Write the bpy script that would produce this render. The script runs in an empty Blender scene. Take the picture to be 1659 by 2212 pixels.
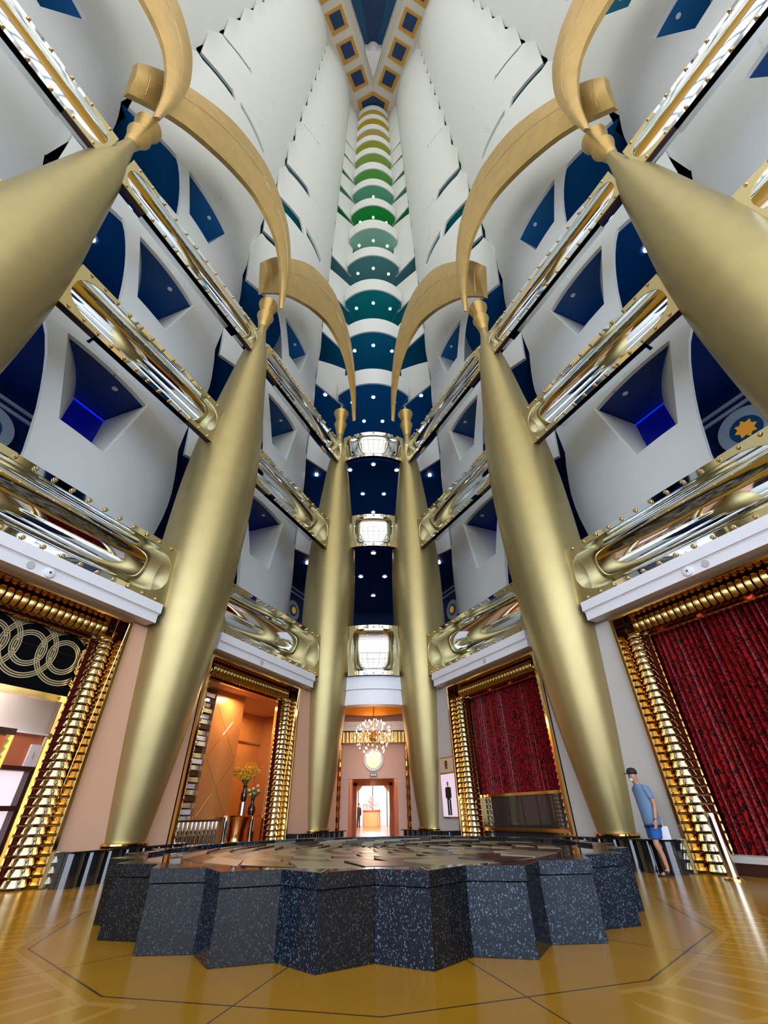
import bpy, bmesh, math, random
from math import sin, cos, pi, sqrt, atan2, radians, hypot
from mathutils import Vector, Matrix
random.seed(7)
SC = bpy.context.scene
COL = SC.collection

# ------------------------------------------------------------------ materials
def rgb(r, g, b):                      # sRGB 0-255 -> linear
    f = lambda c: ((c/255+0.055)/1.055)**2.4 if c > 10 else c/255/12.92
    return (f(r), f(g), f(b), 1)
MATS = {}
def nmat(name):
    m = bpy.data.materials.new(name); m.use_nodes = True
    nt = m.node_tree; b = nt.nodes['Principled BSDF']
    MATS[name] = m
    return m, nt, b
def mat(name, col, rough=.5, metal=0., spec=.5, coat=0., noise=0., nscale=6., bump=0., bscale=30., emit=None, estr=0., sheen=0.):
    m, nt, b = nmat(name)
    b.inputs['Base Color'].default_value = col
    b.inputs['Roughness'].default_value = rough
    b.inputs['Metallic'].default_value = metal
    b.inputs['Specular IOR Level'].default_value = spec
    b.inputs['Coat Weight'].default_value = coat
    b.inputs['Sheen Weight'].default_value = sheen
    tc = nt.nodes.new('ShaderNodeTexCoord')
    if noise:
        n = nt.nodes.new('ShaderNodeTexNoise'); n.inputs['Scale'].default_value = nscale
        n.inputs['Detail'].default_value = 5
        nt.links.new(tc.outputs['Object'], n.inputs['Vector'])
        mx = nt.nodes.new('ShaderNodeMix'); mx.data_type = 'RGBA'
        d = [max(0, c*(1-noise)) for c in col[:3]]; l = [min(1, c*(1+noise)) for c in col[:3]]
        mx.inputs[6].default_value = (*d, 1); mx.inputs[7].default_value = (*l, 1)
        nt.links.new(n.outputs['Fac'], mx.inputs[0]); nt.links.new(mx.outputs[2], b.inputs['Base Color'])
    if bump:
        n2 = nt.nodes.new('ShaderNodeTexNoise'); n2.inputs['Scale'].default_value = bscale
        n2.inputs['Detail'].default_value = 3
        nt.links.new(tc.outputs['Object'], n2.inputs['Vector'])
        bp = nt.nodes.new('ShaderNodeBump'); bp.inputs['Strength'].default_value = bump
        bp.inputs['Distance'].default_value = .02
        nt.links.new(n2.outputs['Fac'], bp.inputs['Height']); nt.links.new(bp.outputs[0], b.inputs['Normal'])
    if emit:
        b.inputs['Emission Color'].default_value = emit; b.inputs['Emission Strength'].default_value = estr
    return m
white = mat('white_plaster', (.79, .80, .77, 1), .6, noise=.03, nscale=1.5)
trimw = mat('white_trim', (.82, .81, .84, 1), .35)
gold = mat('satin_gold', (.40, .32, .145, 1), .42, .85, noise=.10, nscale=2.2)
leaf = mat('gold_leaf', (.60, .40, .14, 1), .42, .8, noise=.22, nscale=1.6, bump=.5, bscale=5)
collarm = mat('collar_gold', (.62, .52, .27, 1), .3, .9)
mirror = mat('mirror_steel', (.80, .83, .84, 1), .035, 1.)
goldpol = mat('polished_gold', (.80, .53, .20, 1), .10, 1.)
goldmir = mat('gold_mirror_glass', (.86, .76, .56, 1), .08, 1.)
copper = mat('copper_rib', (.72, .36, .13, 1), .15, 1.)
brass = mat('brass_knob', (.66, .46, .22, 1), .18, 1.)
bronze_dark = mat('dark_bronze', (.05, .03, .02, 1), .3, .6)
darkedge = mat('dark_red_edge', (.03, .008, .008, 1), .4)
peach = mat('peach_plaster', (.60, .55, .51, 1), .6)
pinkwall = mat('pink_plaster', (.80, .50, .38, 1), .6)
peachl = mat('left_wall_warm_tone', (.80, .46, .29, 1), .6)  # left wall's warm tone put into the base colour; right wall stays greyer
black = mat('black_lacquer', (.002, .003, .004, 1), .6, spec=.05)
inlay = mat('pale_gold_inlay', (.62, .50, .28, 1), .3, .6)
greyp = mat('grey_panel', (.55, .54, .52, 1), .35)
terra = mat('terracotta_panel', (.50, .16, .08, 1), .4)
cream = mat('cream_fabric_board', (.72, .55, .36, 1), .5, noise=.15, nscale=8)
darkwood = mat('dark_wood', (.05, .015, .012, 1), .3)
marble_o = mat('orange_marble', (.52, .19, .05, 1), .3, coat=.1, noise=.2, nscale=1.5)
marble_o2 = mat('orange_marble_light', (.62, .24, .05, 1), .3, coat=.1, noise=.25, nscale=2)
orange = mat('orange_gold_paint', (.78, .36, .04, 1), .3, .3)
cofor = mat('coffer_orange', rgb(205, 150, 60), .6)
navy = mat('navy_paint', (.0, .03, .13, 1), .5)
blue2 = mat('blue_paint', (.0, .085, .22, 1), .5)
ceilw = mat('ceiling_plaster', (.70, .65, .57, 1), .7)
ceilpink = mat('pink_ceiling', (.72, .45, .36, 1), .6)
skin = mat('skin', (.50, .24, .15, 1), .5)
shirt_m = mat('blue_tee', (.14, .23, .38, 1), .9, noise=.08, nscale=12)
shorts_m = mat('royal_blue_cloth', (.01, .09, .34, 1), .8)
shorts_n = mat('navy_waistband', (.004, .008, .05, 1), .8)
blackc = mat('black_cloth', (.006, .006, .008, 1), .7)
maskm = mat('pale_blue_mask', (.45, .68, .72, 1), .8)
whitebag = mat('white_paper', (.80, .80, .84, 1), .6)
yellowf = mat('yellow_blossom', (.80, .45, .02, 1), .6)
stem_m = mat('green_stem', (.06, .10, .02, 1), .6)
whitef = mat('pale_yellow_petal', (.80, .75, .35, 1), .6)
vase_m = mat('black_glaze', (.01, .006, .005, 1), .08, coat=1)
bulb = mat('lamp_glow', (1, .9, .75, 1), .4, emit=(1, .80, .60, 1), estr=3.2)
downl = mat('downlight_glow', (1, .9, .8, 1), .4, emit=(1, .80, .68, 1), estr=22)
daylight = mat('bright_daylight_panel', (.8, .9, 1, 1), .5, emit=(.78, .88, 1, 1), estr=.55)
glassd = mat('smoked_glass', (.035, .03, .03, 1), .05, coat=.8)
signm = mat('sign_green', (.10, .16, .08, 1), .4)
deepblue = mat('deep_blue_window', (.0, .0, .16, 1), .25, emit=(0, .01, .6, 1), estr=.05)
glowblue = mat('blue_neon_strip', (0, 0, .5, 1), .4, emit=(.0, .03, 1, 1), estr=.45)
stripw = mat('pale_blue_stripe', (.45, .55, .65, 1), .5)
camd = mat('black_dome', (.01, .01, .012, 1), .1, coat=1)
mull = mat('window_mullion', (.10, .10, .11, 1), .4, .5)
membrane = mat('white_membrane_band', (.75, .76, .78, 1), .6)

def soffit_mats():
    C = [(0, 12, 62), (0, 28, 84), (0, 48, 94), (0, 62, 104), (0, 78, 106), (0, 94, 98), (72, 122, 126), (118, 164, 146),
         (12, 128, 48), (86, 154, 124), (88, 154, 72), (134, 160, 76), (154, 160, 58), (184, 160, 92), (184, 152, 20), (186, 156, 66)]
    return [mat('soffit_paint_%d' % i, tuple(list(rgb(*c)[:3]) + [1]), .45) for i, c in enumerate(C)]
SOF = soffit_mats()
for m in SOF:
    b = m.node_tree.nodes['Principled BSDF']; c = b.inputs['Base Color'].default_value
    for i in range(3): c[i] = min(.8, c[i]*(2.3 if SOF.index(m) < 6 else 1.6))
SOFN = ['navy', 'navy', 'deep blue', 'dark blue', 'petrol blue', 'teal', 'grey teal', 'sea green', 'bright green', 'soft green',
        'leaf green', 'olive green', 'lime', 'sand', 'yellow', 'ochre']

def mat_granite(name, base, lo, hi, coat=.3):
    m, nt, b = nmat(name)
    tc = nt.nodes.new('ShaderNodeTexCoord')
    v = nt.nodes.new('ShaderNodeTexVoronoi'); v.inputs['Scale'].default_value = 135
    mp = nt.nodes.new('ShaderNodeMapping'); mp.inputs['Scale'].default_value = (1, 1, .7)
    nt.links.new(tc.outputs['Object'], mp.inputs['Vector']); nt.links.new(mp.outputs[0], v.inputs['Vector'])
    sep = nt.nodes.new('ShaderNodeSeparateColor'); nt.links.new(v.outputs['Color'], sep.inputs[0])
    r = nt.nodes.new('ShaderNodeValToRGB')
    r.color_ramp.elements[0].position = .0; r.color_ramp.elements[0].color = base
    r.color_ramp.elements[1].position = .70; r.color_ramp.elements[1].color = lo
    e = r.color_ramp.elements.new(.86); e.color = lo
    e = r.color_ramp.elements.new(.985); e.color = hi
    nt.links.new(sep.outputs[0], r.inputs[0])
    n = nt.nodes.new('ShaderNodeTexNoise'); n.inputs['Scale'].default_value = 9
    nt.links.new(tc.outputs['Object'], n.inputs['Vector'])
    mx = nt.nodes.new('ShaderNodeMix'); mx.data_type = 'RGBA'; mx.blend_type = 'MULTIPLY'; mx.inputs[0].default_value = .6
    nt.links.new(r.outputs[0], mx.inputs[6]); nt.links.new(n.outputs['Color'], mx.inputs[7])
    nt.links.new(r.outputs[0], b.inputs['Base Color'])
    b.inputs['Roughness'].default_value = .14; b.inputs['Specular IOR Level'].default_value = .25; b.inputs['Coat Weight'].default_value = 0
    b.inputs['Coat Roughness'].default_value = .05
    return m
granite = mat_granite('blue_granite', (.003, .005, .010, 1), (.007, .013, .026, 1), (.10, .16, .21, 1))
granite_b = mat_granite('brown_black_granite', (.003, .003, .004, 1), (.007, .008, .010, 1), (.05, .06, .065, 1), .25)
plinthm = mat('polished_black_plinth', (.012, .012, .014, 1), .03, spec=1., coat=1.)

def mat_floor():
    m, nt, b = nmat('ochre_polished_floor')
    tc = nt.nodes.new('ShaderNodeTexCoord')
    sx = nt.nodes.new('ShaderNodeSeparateXYZ'); nt.links.new(tc.outputs['Object'], sx.inputs[0])
    def M(op, a, b_=None, c=None):
        n = nt.nodes.new('ShaderNodeMath'); n.operation = op
        for i, x in enumerate((a, b_, c)):
            if x is None: continue
            if isinstance(x, (int, float)): n.inputs[i].default_value = x
            else: nt.links.new(x, n.inputs[i])
        return n.outputs[0]
    X = sx.outputs[0]; Y = M('SUBTRACT', sx.outputs[1], 7.7)
    r = M('SQRT', M('ADD', M('MULTIPLY', X, X), M('MULTIPLY', Y, Y)))
    th = M('ARCTAN2', Y, X)
    # joints: 12-gon rings and radial seams
    k = 24
    def poly(n):
        a = M('MULTIPLY', th, n/(2*pi)); fr = M('SUBTRACT', M('FRACT', a), .5)
        return M('MULTIPLY', r, M('COSINE', M('MULTIPLY', fr, 2*pi/n)))
    p = poly(12)
    def near(v, x, w): return M('LESS_THAN', M('ABSOLUTE', M('SUBTRACT', v, x)), w)
    j1 = near(p, 3.72, .010); j2 = near(p, 5.6, .012)
    ja = M('LESS_THAN', M('MULTIPLY', M('ABSOLUTE', M('SUBTRACT', M('FRACT', M('MULTIPLY', th, 12/(2*pi))), .5)), r), .012)
    joint = M('MAXIMUM', M('MAXIMUM', j1, j2), ja)
    # pale ladder marquetry in an outer ring
    inr = M('MULTIPLY', M('MULTIPLY', M('GREATER_THAN', p, 3.85), M('LESS_THAN', p, 4.5)), M('GREATER_THAN', M('ABSOLUTE', X), 1.6))
    lad = M('MULTIPLY', inr, M('LESS_THAN', M('FRACT', M('MULTIPLY', th, 96/(2*pi))), .22))
    edge = M('MULTIPLY', M('MAXIMUM', near(p, 3.85, .035), near(p, 4.5, .035)), M('GREATER_THAN', M('ABSOLUTE', X), 1.6))
    ck = M('MULTIPLY', M('GREATER_THAN', p, 4.9), M('GREATER_THAN', M('MULTIPLY', M('SINE', M('MULTIPLY', M('ADD', X, Y), 7.0)), M('SINE', M('MULTIPLY', M('SUBTRACT', X, Y), 7.0))), .45))
    pale = M('MINIMUM', 1, M('ADD', M('MAXIMUM', lad, edge), M('MULTIPLY', ck, .7)))
    n = nt.nodes.new('ShaderNodeTexNoise'); n.inputs['Scale'].default_value = 1.3; n.inputs['Detail'].default_value = 4
    nt.links.new(tc.outputs['Object'], n.inputs['Vector'])
    mx0 = nt.nodes.new('ShaderNodeMix'); mx0.data_type = 'RGBA'
    mx0.inputs[6].default_value = (.30, .135, .002, 1); mx0.inputs[7].default_value = (.42, .20, .004, 1)
    nt.links.new(n.outputs['Fac'], mx0.inputs[0])
    mx1 = nt.nodes.new('ShaderNodeMix'); mx1.data_type = 'RGBA'; mx1.inputs[7].default_value = (.58, .36, .12, 1)
    nt.links.new(mx0.outputs[2], mx1.inputs[6]); nt.links.new(M('MULTIPLY', pale, .30), mx1.inputs[0])
    mx2 = nt.nodes.new('ShaderNodeMix'); mx2.data_type = 'RGBA'; mx2.inputs[7].default_value = (.06, .03, .01, 1)
    nt.links.new(mx1.outputs[2], mx2.inputs[6]); nt.links.new(joint, mx2.inputs[0])
    nt.links.new(mx2.outputs[2], b.inputs['Base Color'])
    b.inputs['Roughness'].default_value = .22; b.inputs['Specular IOR Level'].default_value = .35
    b.inputs['Coat Weight'].default_value = .08; b.inputs['Coat Roughness'].default_value = .08
    return m
floorm = mat_floor()
def mat_curtain():
    m, nt, b = nmat('red_damask')
    tc = nt.nodes.new('ShaderNodeTexCoord')
    v = nt.nodes.new('ShaderNodeTexVoronoi'); v.inputs['Scale'].default_value = 11; v.feature = 'DISTANCE_TO_EDGE'
    n = nt.nodes.new('ShaderNodeTexNoise'); n.inputs['Scale'].default_value = 14; n.inputs['Detail'].default_value = 5
    n.inputs['Distortion'].default_value = 1.6
    nt.links.new(tc.outputs['Object'], v.inputs['Vector']); nt.links.new(tc.outputs['Object'], n.inputs['Vector'])
    r = nt.nodes.new('ShaderNodeValToRGB'); e = r.color_ramp.elements
    e[0].position = .45; e[0].color = (.010, .002, .003, 1); e[1].position = .50; e[1].color = (.34, .007, .010, 1)
    nt.links.new(n.outputs['Fac'], r.inputs[0])
    r2 = nt.nodes.new('ShaderNodeValToRGB'); e = r2.color_ramp.elements
    e[0].position = .03; e[0].color = (.25, .25, .25, 1); e[1].position = .07; e[1].color = (1, 1, 1, 1)
    nt.links.new(v.outputs['Distance'], r2.inputs[0])
    mx = nt.nodes.new('ShaderNodeMix'); mx.data_type = 'RGBA'; mx.blend_type = 'MULTIPLY'; mx.inputs[0].default_value = .75
    nt.links.new(r.outputs[0], mx.inputs[6]); nt.links.new(r2.outputs[0], mx.inputs[7])
    nt.links.new(mx.outputs[2], b.inputs['Base Color'])
    b.inputs['Roughness'].default_value = .5; b.inputs['Specular IOR Level'].default_value = .3; b.inputs['Sheen Weight'].default_value = .0
    b.inputs['Sheen Tint'].default_value = (1, .2, .15, 1)
    return m
curtm = mat_curtain()
def mat_mosaic():
    m, nt, b = nmat('stepped_stone_mosaic')
    tc = nt.nodes.new('ShaderNodeTexCoord')
    br = nt.nodes.new('ShaderNodeTexBrick'); br.inputs['Scale'].default_value = 1
    br.inputs['Color1'].default_value = (.30, .24, .15, 1); br.inputs['Color2'].default_value = (.07, .05, .03, 1)
    br.inputs['Mortar'].default_value = (.012, .008, .006, 1); br.inputs['Mortar Size'].default_value = .03
    br.inputs['Brick Width'].default_value = .42; br.inputs['Row Height'].default_value = .36
    nt.links.new(tc.outputs['Object'], br.inputs['Vector'])
    nt.links.new(br.outputs['Color'], b.inputs['Base Color'])
    b.inputs['Roughness'].default_value = .22; b.inputs['Coat Weight'].default_value = .6
    return m
mosaic = mat_mosaic()
water = mat('still_dark_water', (.01, .012, .014, 1), .02, spec=1., coat=1.)

# ------------------------------------------------------------------ mesh helpers
class MB:
    def __init__(s): s.V = []; s.F = []
    def add(s, V, F):
        o = len(s.V); s.V += [tuple(v) for v in V]; s.F += [tuple(i+o for i in f) for f in F]; return s
    def quad(s, a, b, c, d): return s.add([a, b, c, d], [(0, 1, 2, 3)])
    def tri(s, a, b, c): return s.add([a, b, c], [(0, 1, 2)])
    def ngon(s, P): return s.add(P, [tuple(range(len(P)))])
    def grid(s, rows):
        m = len(rows[0]); V = [p for r in rows for p in r]
        return s.add(V, [(i*m+j, i*m+j+1, (i+1)*m+j+1, (i+1)*m+j) for i in range(len(rows)-1) for j in range(m-1)])
    def box(s, x0, x1, y0, y1, z0, z1, f=None):
        P = [(x, y, z) for z in (z0, z1) for y in (y0, y1) for x in (x0, x1)]
        if f: P = [f(*p) for p in P]
        return s.add(P, [(0, 1, 3, 2), (4, 6, 7, 5), (0, 4, 5, 1), (2, 3, 7, 6), (0, 2, 6, 4), (1, 5, 7, 3)])
    def lathe(s, prof, c=(0, 0), seg=32, arc=2*pi, a0=0):
        n = seg+1 if arc < 2*pi-1e-6 else seg
        rows = [[(c[0]+r*cos(a0+arc*i/seg), c[1]+r*sin(a0+arc*i/seg), z) for i in range(n)] for z, r in prof]
        if n == seg: rows = [r+[r[0]] for r in rows]
        return s.grid(rows)
    def disc(s, c, r, z, seg=24): return s.ngon([(c[0]+r*cos(2*pi*i/seg), c[1]+r*sin(2*pi*i/seg), z) for i in range(seg)])
    def prism(s, poly, off):          # poly list of 3D, off vector
        n = len(poly); q = [tuple(p[i]+off[i] for i in range(3)) for p in poly]
        s.add(poly+q, [tuple(range(n)), tuple(range(2*n-1, n-1, -1))]+[(i, (i+1) % n, n+(i+1) % n, n+i) for i in range(n)])
        return s
    def tube(s, pts, r, seg=8):
        pts = [Vector(p) for p in pts]; rows = []
        rr = r if isinstance(r, (list, tuple)) else [r]*len(pts)
        ref = Vector((0.13, .31, 1)).normalized()
        for i, p in enumerate(pts):
            t = (pts[min(i+1, len(pts)-1)]-pts[max(i-1, 0)]).normalized()
            if abs(t.dot(ref)) > .98: ref = Vector((1, .2, 0)).normalized()
            u = t.cross(ref).normalized(); w = t.cross(u)
            rows.append([tuple(p+(u*cos(2*pi*k/seg)+w*sin(2*pi*k/seg))*rr[i]) for k in range(seg+1)])
        s.grid(rows); s.ngon(rows[0][:-1]); s.ngon(rows[-1][:-1]); return s
    def mesh(s, name, smooth=False, weld=True):
        me = bpy.data.meshes.new(name); me.from_pydata(s.V, [], s.F)
        if weld:
            bm = bmesh.new(); bm.from_mesh(me); bmesh.ops.remove_doubles(bm, verts=bm.verts, dist=1e-5)
            bmesh.ops.recalc_face_normals(bm, faces=bm.faces); bm.to_mesh(me); bm.free()
        me.update()
        if smooth:
            for p in me.polygons: p.use_smooth = True
            try: me.set_sharp_from_angle(angle=radians(38))
            except Exception: pass
        return me
def link(o, parent=None):
    COL.objects.link(o)
    if parent: o.parent = parent
    return o
def root_of(o):
    v = Vector(o.location)
    while o.parent: o = o.parent; v += o.location
    return v
def obj(name, mb, m, parent=None, smooth=False, thick=0, bevel=0, off=0):
    me = mb.mesh(name, smooth); me.materials.append(m)
    if parent: me.transform(Matrix.Translation(-root_of(parent)))
    o = bpy.data.objects.new(name, me); link(o, parent)
    if thick:
        md = o.modifiers.new('sol', 'SOLIDIFY'); md.thickness = thick; md.offset = off
        es = o.modifiers.new('split', 'EDGE_SPLIT'); es.split_angle = radians(40)
    if bevel:
        md = o.modifiers.new('bev', 'BEVEL'); md.width = bevel; md.segments = 2; md.limit_method = 'ANGLE'
    return o
def inst(name, me, loc, parent=None, rot=None, scale=None):
    o = bpy.data.objects.new(name, me); link(o, parent)
    o.location = Vector(loc)-(root_of(parent) if parent else Vector((0, 0, 0)))
    if rot: o.rotation_euler = rot
    if scale: o.scale = scale
    return o
def thing(name, label, cat, loc, group=None):
    o = bpy.data.objects.new(name, None); o.empty_display_size = .2; link(o); o.location = loc
    o['label'] = label; o['category'] = cat
    if group: o['group'] = group
    return o
def tag(o, label, cat, group=None):
    o['label'] = label; o['category'] = cat
    if group: o['group'] = group
    return o
def struct(name, mb, m, smooth=False, **k):
    o = obj(name, mb, m, None, smooth, **k); o['kind'] = 'structure'; return o

# ------------------------------------------------------------------ measured frame of the place
BX, BY = 5.37, 11.54
TX, TY = .42058, -.90725
NX, NY = .90725, .42058
def L(s, a, n, z): return (s*(BX+a*TX+n*NX), BY+a*TY+n*NY, z)
def side(s): return lambda a, n, z: L(s, a, n, z)
Z = [6.12, 13.12, 19.96, 27.65, 34.62, 41.71, 48.81, 55.59, 62.27, 69.12, 75.54, 82.41, 88.90, 95.24, 101.78, 107.80, 111.5]
COLA = {'front': 7.49, 'middle': 0.0, 'rear': -7.82}
SN = {-1: 'left', 1: 'right'}
ORD = ['first', 'second', 'third', 'fourth', 'fifth', 'sixth', 'seventh', 'eighth', 'ninth', 'tenth', 'eleventh', 'twelfth', 'thirteenth', 'fourteenth', 'fifteenth', 'sixteenth']

# ------------------------------------------------------------------ camera
f, P, YW, RL = 912.39, .6199, .0338, -.0183
F = Vector((sin(YW)*cos(P), cos(YW)*cos(P), sin(P))); R0 = Vector((cos(YW), -sin(YW), 0)); U0 = R0.cross(F)
Rt = R0*cos(RL)+U0*sin(RL); Up = -R0*sin(RL)+U0*cos(RL)
cam = bpy.data.cameras.new('camera'); co = bpy.data.objects.new('camera', cam); COL.objects.link(co)
cam.sensor_fit = 'VERTICAL'; cam.sensor_height = 36; cam.lens = f/2212*36; cam.clip_end = 500; cam.clip_start = .05
co.matrix_world = Matrix(((Rt.x, Up.x, -F.x, -.062), (Rt.y, Up.y, -F.y, 0), (Rt.z, Up.z, -F.z, 1.0), (0, 0, 0, 1)))
SC.camera = co

# ------------------------------------------------------------------ setting: floor, plinths, walls
struct('floor', MB().quad((-30, -14, 0), (30, -14, 0), (30, 70, 0), (-30, 70, 0)), floorm)
PZ = .52
def tube_poly(pts, z0, z1):           # wall prism from plan polygon
    return MB().prism([(x, y, z0) for x, y in pts], (0, 0, z1-z0))
for s in (-1, 1):
    S = side(s)
    # polished black plinth in the gaps between openings (columns stand on it)
    for i, (a0, a1) in enumerate([(6.05, 9.4), (-1.25, 1.55), (-9.0, -6.0)]):
        mb = MB(); mb.box(a0, a1, -.45, .35, 0, PZ-.03, S)
        nf_ = int((a1-a0)/.36)
        for q_ in range(nf_):
            aa = a0+(q_+.5)*(a1-a0)/nf_; x_, y_, _ = S(aa, -.42, 0); mb.lathe([(0, .19), (PZ-.03, .19)], (x_, y_), 24)
        struct('baseboard_'+SN[s]+('' if i == 0 else '.%03d' % i), mb, plinthm, smooth=True)
        mb = MB(); mb.box(a0, a1, -.64, .35, PZ-.03, PZ, S); struct('trim_%d' % (1 if s < 0 else 2), mb, plinthm)
    # ground storey wall panels in the same gaps, and over the openings
    mb = MB()
    for (a0, a1) in [(6.0, 9.0), (-1.2, 1.5), (-9.3, -5.98)]: mb.box(a0, a1, .0, .35, PZ, 5.0, S)
    mb.box(-9.3, 9.0, 0, .35, 4.93, 5.35, S)
    mb.box(13.4, 26, 0, .3, 0, 5.4, S); mb.box(9.0, 13.4, 0, .3, 4.9, 5.4, S)
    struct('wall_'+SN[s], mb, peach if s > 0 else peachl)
    # slab over the ground storey
    mb = MB(); mb.box(-9.6, 26, -.2, 8.2, 5.35, 5.5, S); struct('ceiling', mb, trimw)
    # rear shell closing the galleries
    mb = MB(); mb.box(-12, 26, 8.2, 8.6, 0, 112, S); struct('wall_%s_rear' % SN[s], mb, navy)
    # plain wall of the tower nearer than the camera
    mb = MB(); mb.box(16.9, 27, 2.2, 2.7, 5.4, 111.5, S); struct('wall_%s_near' % SN[s], mb, white)

# ------------------------------------------------------------------ balcony storeys
def curve(a, c): return 1.97+.056*(a-c)**2
FAR = [(0, .16), (.8, -.18), (1.5, -.38), (2.1, -.48), (3, -.42), (4, -.23), (5.5, 0), (9, .1)]
PIER = [(0, 1.80), (.6, 1.45), (1.3, 1.16), (2.1, .90), (2.9, .68), (3.4, .57), (4.3, .39), (6, .2), (9, .1)]
def interp(T, x):
    for (x0, y0), (x1, y1) in zip(T, T[1:]):
        if x <= x1: return y0+(y1-y0)*(x-x0)/(x1-x0)
    return T[-1][1]
BAYN = ['nearest bay', 'bay behind front column', 'bay before rear column']
OPEN = {  # (drum, k): (corridor opening height, notch opening height)
    1: {0: (5.8, 2.95), 1: (4.6, 3.1), 2: (4.2, 3.1), 3: (1.4, 1.0), 4: (1.15, .88), 5: (.75, .3)},
    2: {0: (5.8, 2.95), 1: (4.6, 3.1), 2: (4.2, 3.1), 3: (.9, .9), 4: (1.9, 1.25), 5: (1.5, .45), 7: (.5, 0), 8: (.35, 0)},
    0: {0: (5.8, 2.95), 1: (4.6, 3.1), 2: (4.2, 3.1), 3: (3.4, 3.0), 4: (3.0, 2.6), 5: (2.4, 1.6), 6: (1.2, .8)}}
dot_me = MB().disc((0, 0), .10, 0, 12).mesh('sprinkler', weld=False); dot_me.materials.append(trimw)
dl_me = MB().disc((0, 0), .105, 0, 16).mesh('downlight', weld=False); dl_me.materials.append(downl)
rim_mb = MB().lathe([(-.02, .11), (-.035, .15), (0, .17)], seg=16); rim_me = rim_mb.mesh('light_rim'); rim_me.materials.append(trimw)
def drum(s, d, k):
    near = (16.9, 8.45, 0.03)[d]; c = near-4.22; S = side(s)
    z0, z1 = Z[k], Z[k+1]; h = z1-z0
    if k == 0: z0 = 5.5
    oc, on = OPEN[d].get(k, (0, 0))
    lean = .10
    def cv(a): return curve(a, c) if a < c+3.9 else curve(c+3.9, c)-.25*(a-c-3.9)
    def pt(a, z): return S(a, cv(a)-lean*max(0, z-Z[k])/h, z)
    def farf(z): return near-8.45+interp(FAR, z1-z)
    def nearf(z):
        q_ = max(0, z-Z[k]); return near-.28+(.15*q_ if q_ < 3.7 else .15*3.7-.17*(q_-3.7))
    def pierf(z): return c+interp(PIER, z1-z)-.0
    def nL(z): return c+1.13-.335*(z1-z)
    def nR(z): return c-1.97+.21*(z1-z)
    PZt, SZt = z1-oc, z1-on
    r = thing('curved_balcony', 'white curved balcony, %s underside, %s storey, %s wall, %s' % (SOFN[k], ORD[k], SN[s], BAYN[d]),
              'balcony', S(c, 2, z0), 'white curved balconies on the side walls')
    brk = sorted(set([z0, z1, PZt, SZt]+([Z[k]+3.7] if Z[k]+3.7 < z1-.3 else []))); mb = MB()
    for za, zb in zip(brk, brk[1:]):
        if zb-za < 1e-3: continue
        zm = (za+zb)/2; nz = max(1, int((zb-za)/.6)+1)
        co_, no_ = zm > PZt, zm > SZt
        iv = [(farf, nR, 14), (nL, pierf, 3)]
        if not no_: iv.append((nR, nL, 8))
        if not co_: iv.append((pierf, nearf, 6))
        for lo_, hi_, m in iv:
            mb.grid([[pt(lo_(z)+(hi_(z)-lo_(z))*j/m, z) for j in range(m+1)] for z in [za+(zb-za)*i/nz for i in range(nz+1)]])
    obj('parapet', mb, white, r, smooth=True, thick=.16, off=0)
    # underside of this storey's floor
    mb = MB(); m = 26; lo, hi = near-8.9, near+.35
    if d == 0: hi = near
    mb.grid([[S(lo+(hi-lo)*j/m, curve(lo+(hi-lo)*j/m, c)+.02, Z[k]+.05) for j in range(m+1)], [S(lo+(hi-lo)*j/m, 8.2, Z[k]+.05) for j in range(m+1)]])
    so = obj('soffit', mb, SOF[k], r)
    if k <= 6: inst('sprinkler', dot_me, S(c-1.0, curve(c, c)+.55, Z[k]+.03), r)
    # flared window recess
    if on > .25:
        zs = z1-on; hin = on*.42; ni = 4.1; aL, aR = c-.65, c-1.85
        outer = [pt(nL(z1), z1), pt(nL(zs), zs), pt(nR(zs), zs), pt(nR(z1), z1)]
        inner = [S(aL, ni, z1), S(aL-.03, ni, z1-hin), S(aR+.03, ni, z1-hin-.0), S(aR, ni, z1)]
        mb = MB(); n = 8
        def lerp(p, q, t): return tuple(p[i]+(q[i]-p[i])*t for i in range(3))
        for (i, j) in ((0, 1), (1, 2), (2, 3)):
            rows = []
            for q in range(n+1):
                t = q/n; tt = t
                a_, b_ = lerp(outer[i], inner[i], tt), lerp(outer[j], inner[j], tt)
                if i == 0:   # gentle concave near jamb
                    bend = -.18*sin(pi*t); dx = (s*TX*bend, TY*bend, 0); a_ = tuple(a_[u]+dx[u] for u in range(3))
                rows.append([lerp(a_, b_, w/4) for w in range(5)])
            mb.grid(rows)
        obj('window_reveal', mb, white, r, smooth=True)
        w = obj('window_frame', MB().quad(S(aL+.04, ni+.02, z1+.0), S(aL+.04, ni+.02, z1-hin-.05), S(aR-.04, ni+.02, z1-hin-.05), S(aR-.04, ni+.02, z1)), trimw, r)
        obj('window_pane', MB().quad(S(aL-.02, ni-.005, z1-.05), S(aL-.02, ni-.005, z1-hin+.02), S(aR+.02, ni-.005, z1-hin+.02), S(aR+.02, ni-.005, z1-.05)), deepblue, r)
        if k == 0:
            obj('neon_strip', MB().box(aR+.04, aL-.04, ni-.04, ni-.01, z1-.09, z1-.045, S), glowblue, r)
    return r
for s in (-1, 1):
    for d in (0, 1, 2):
        for k in range(16): drum(s, d, k)

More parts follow.
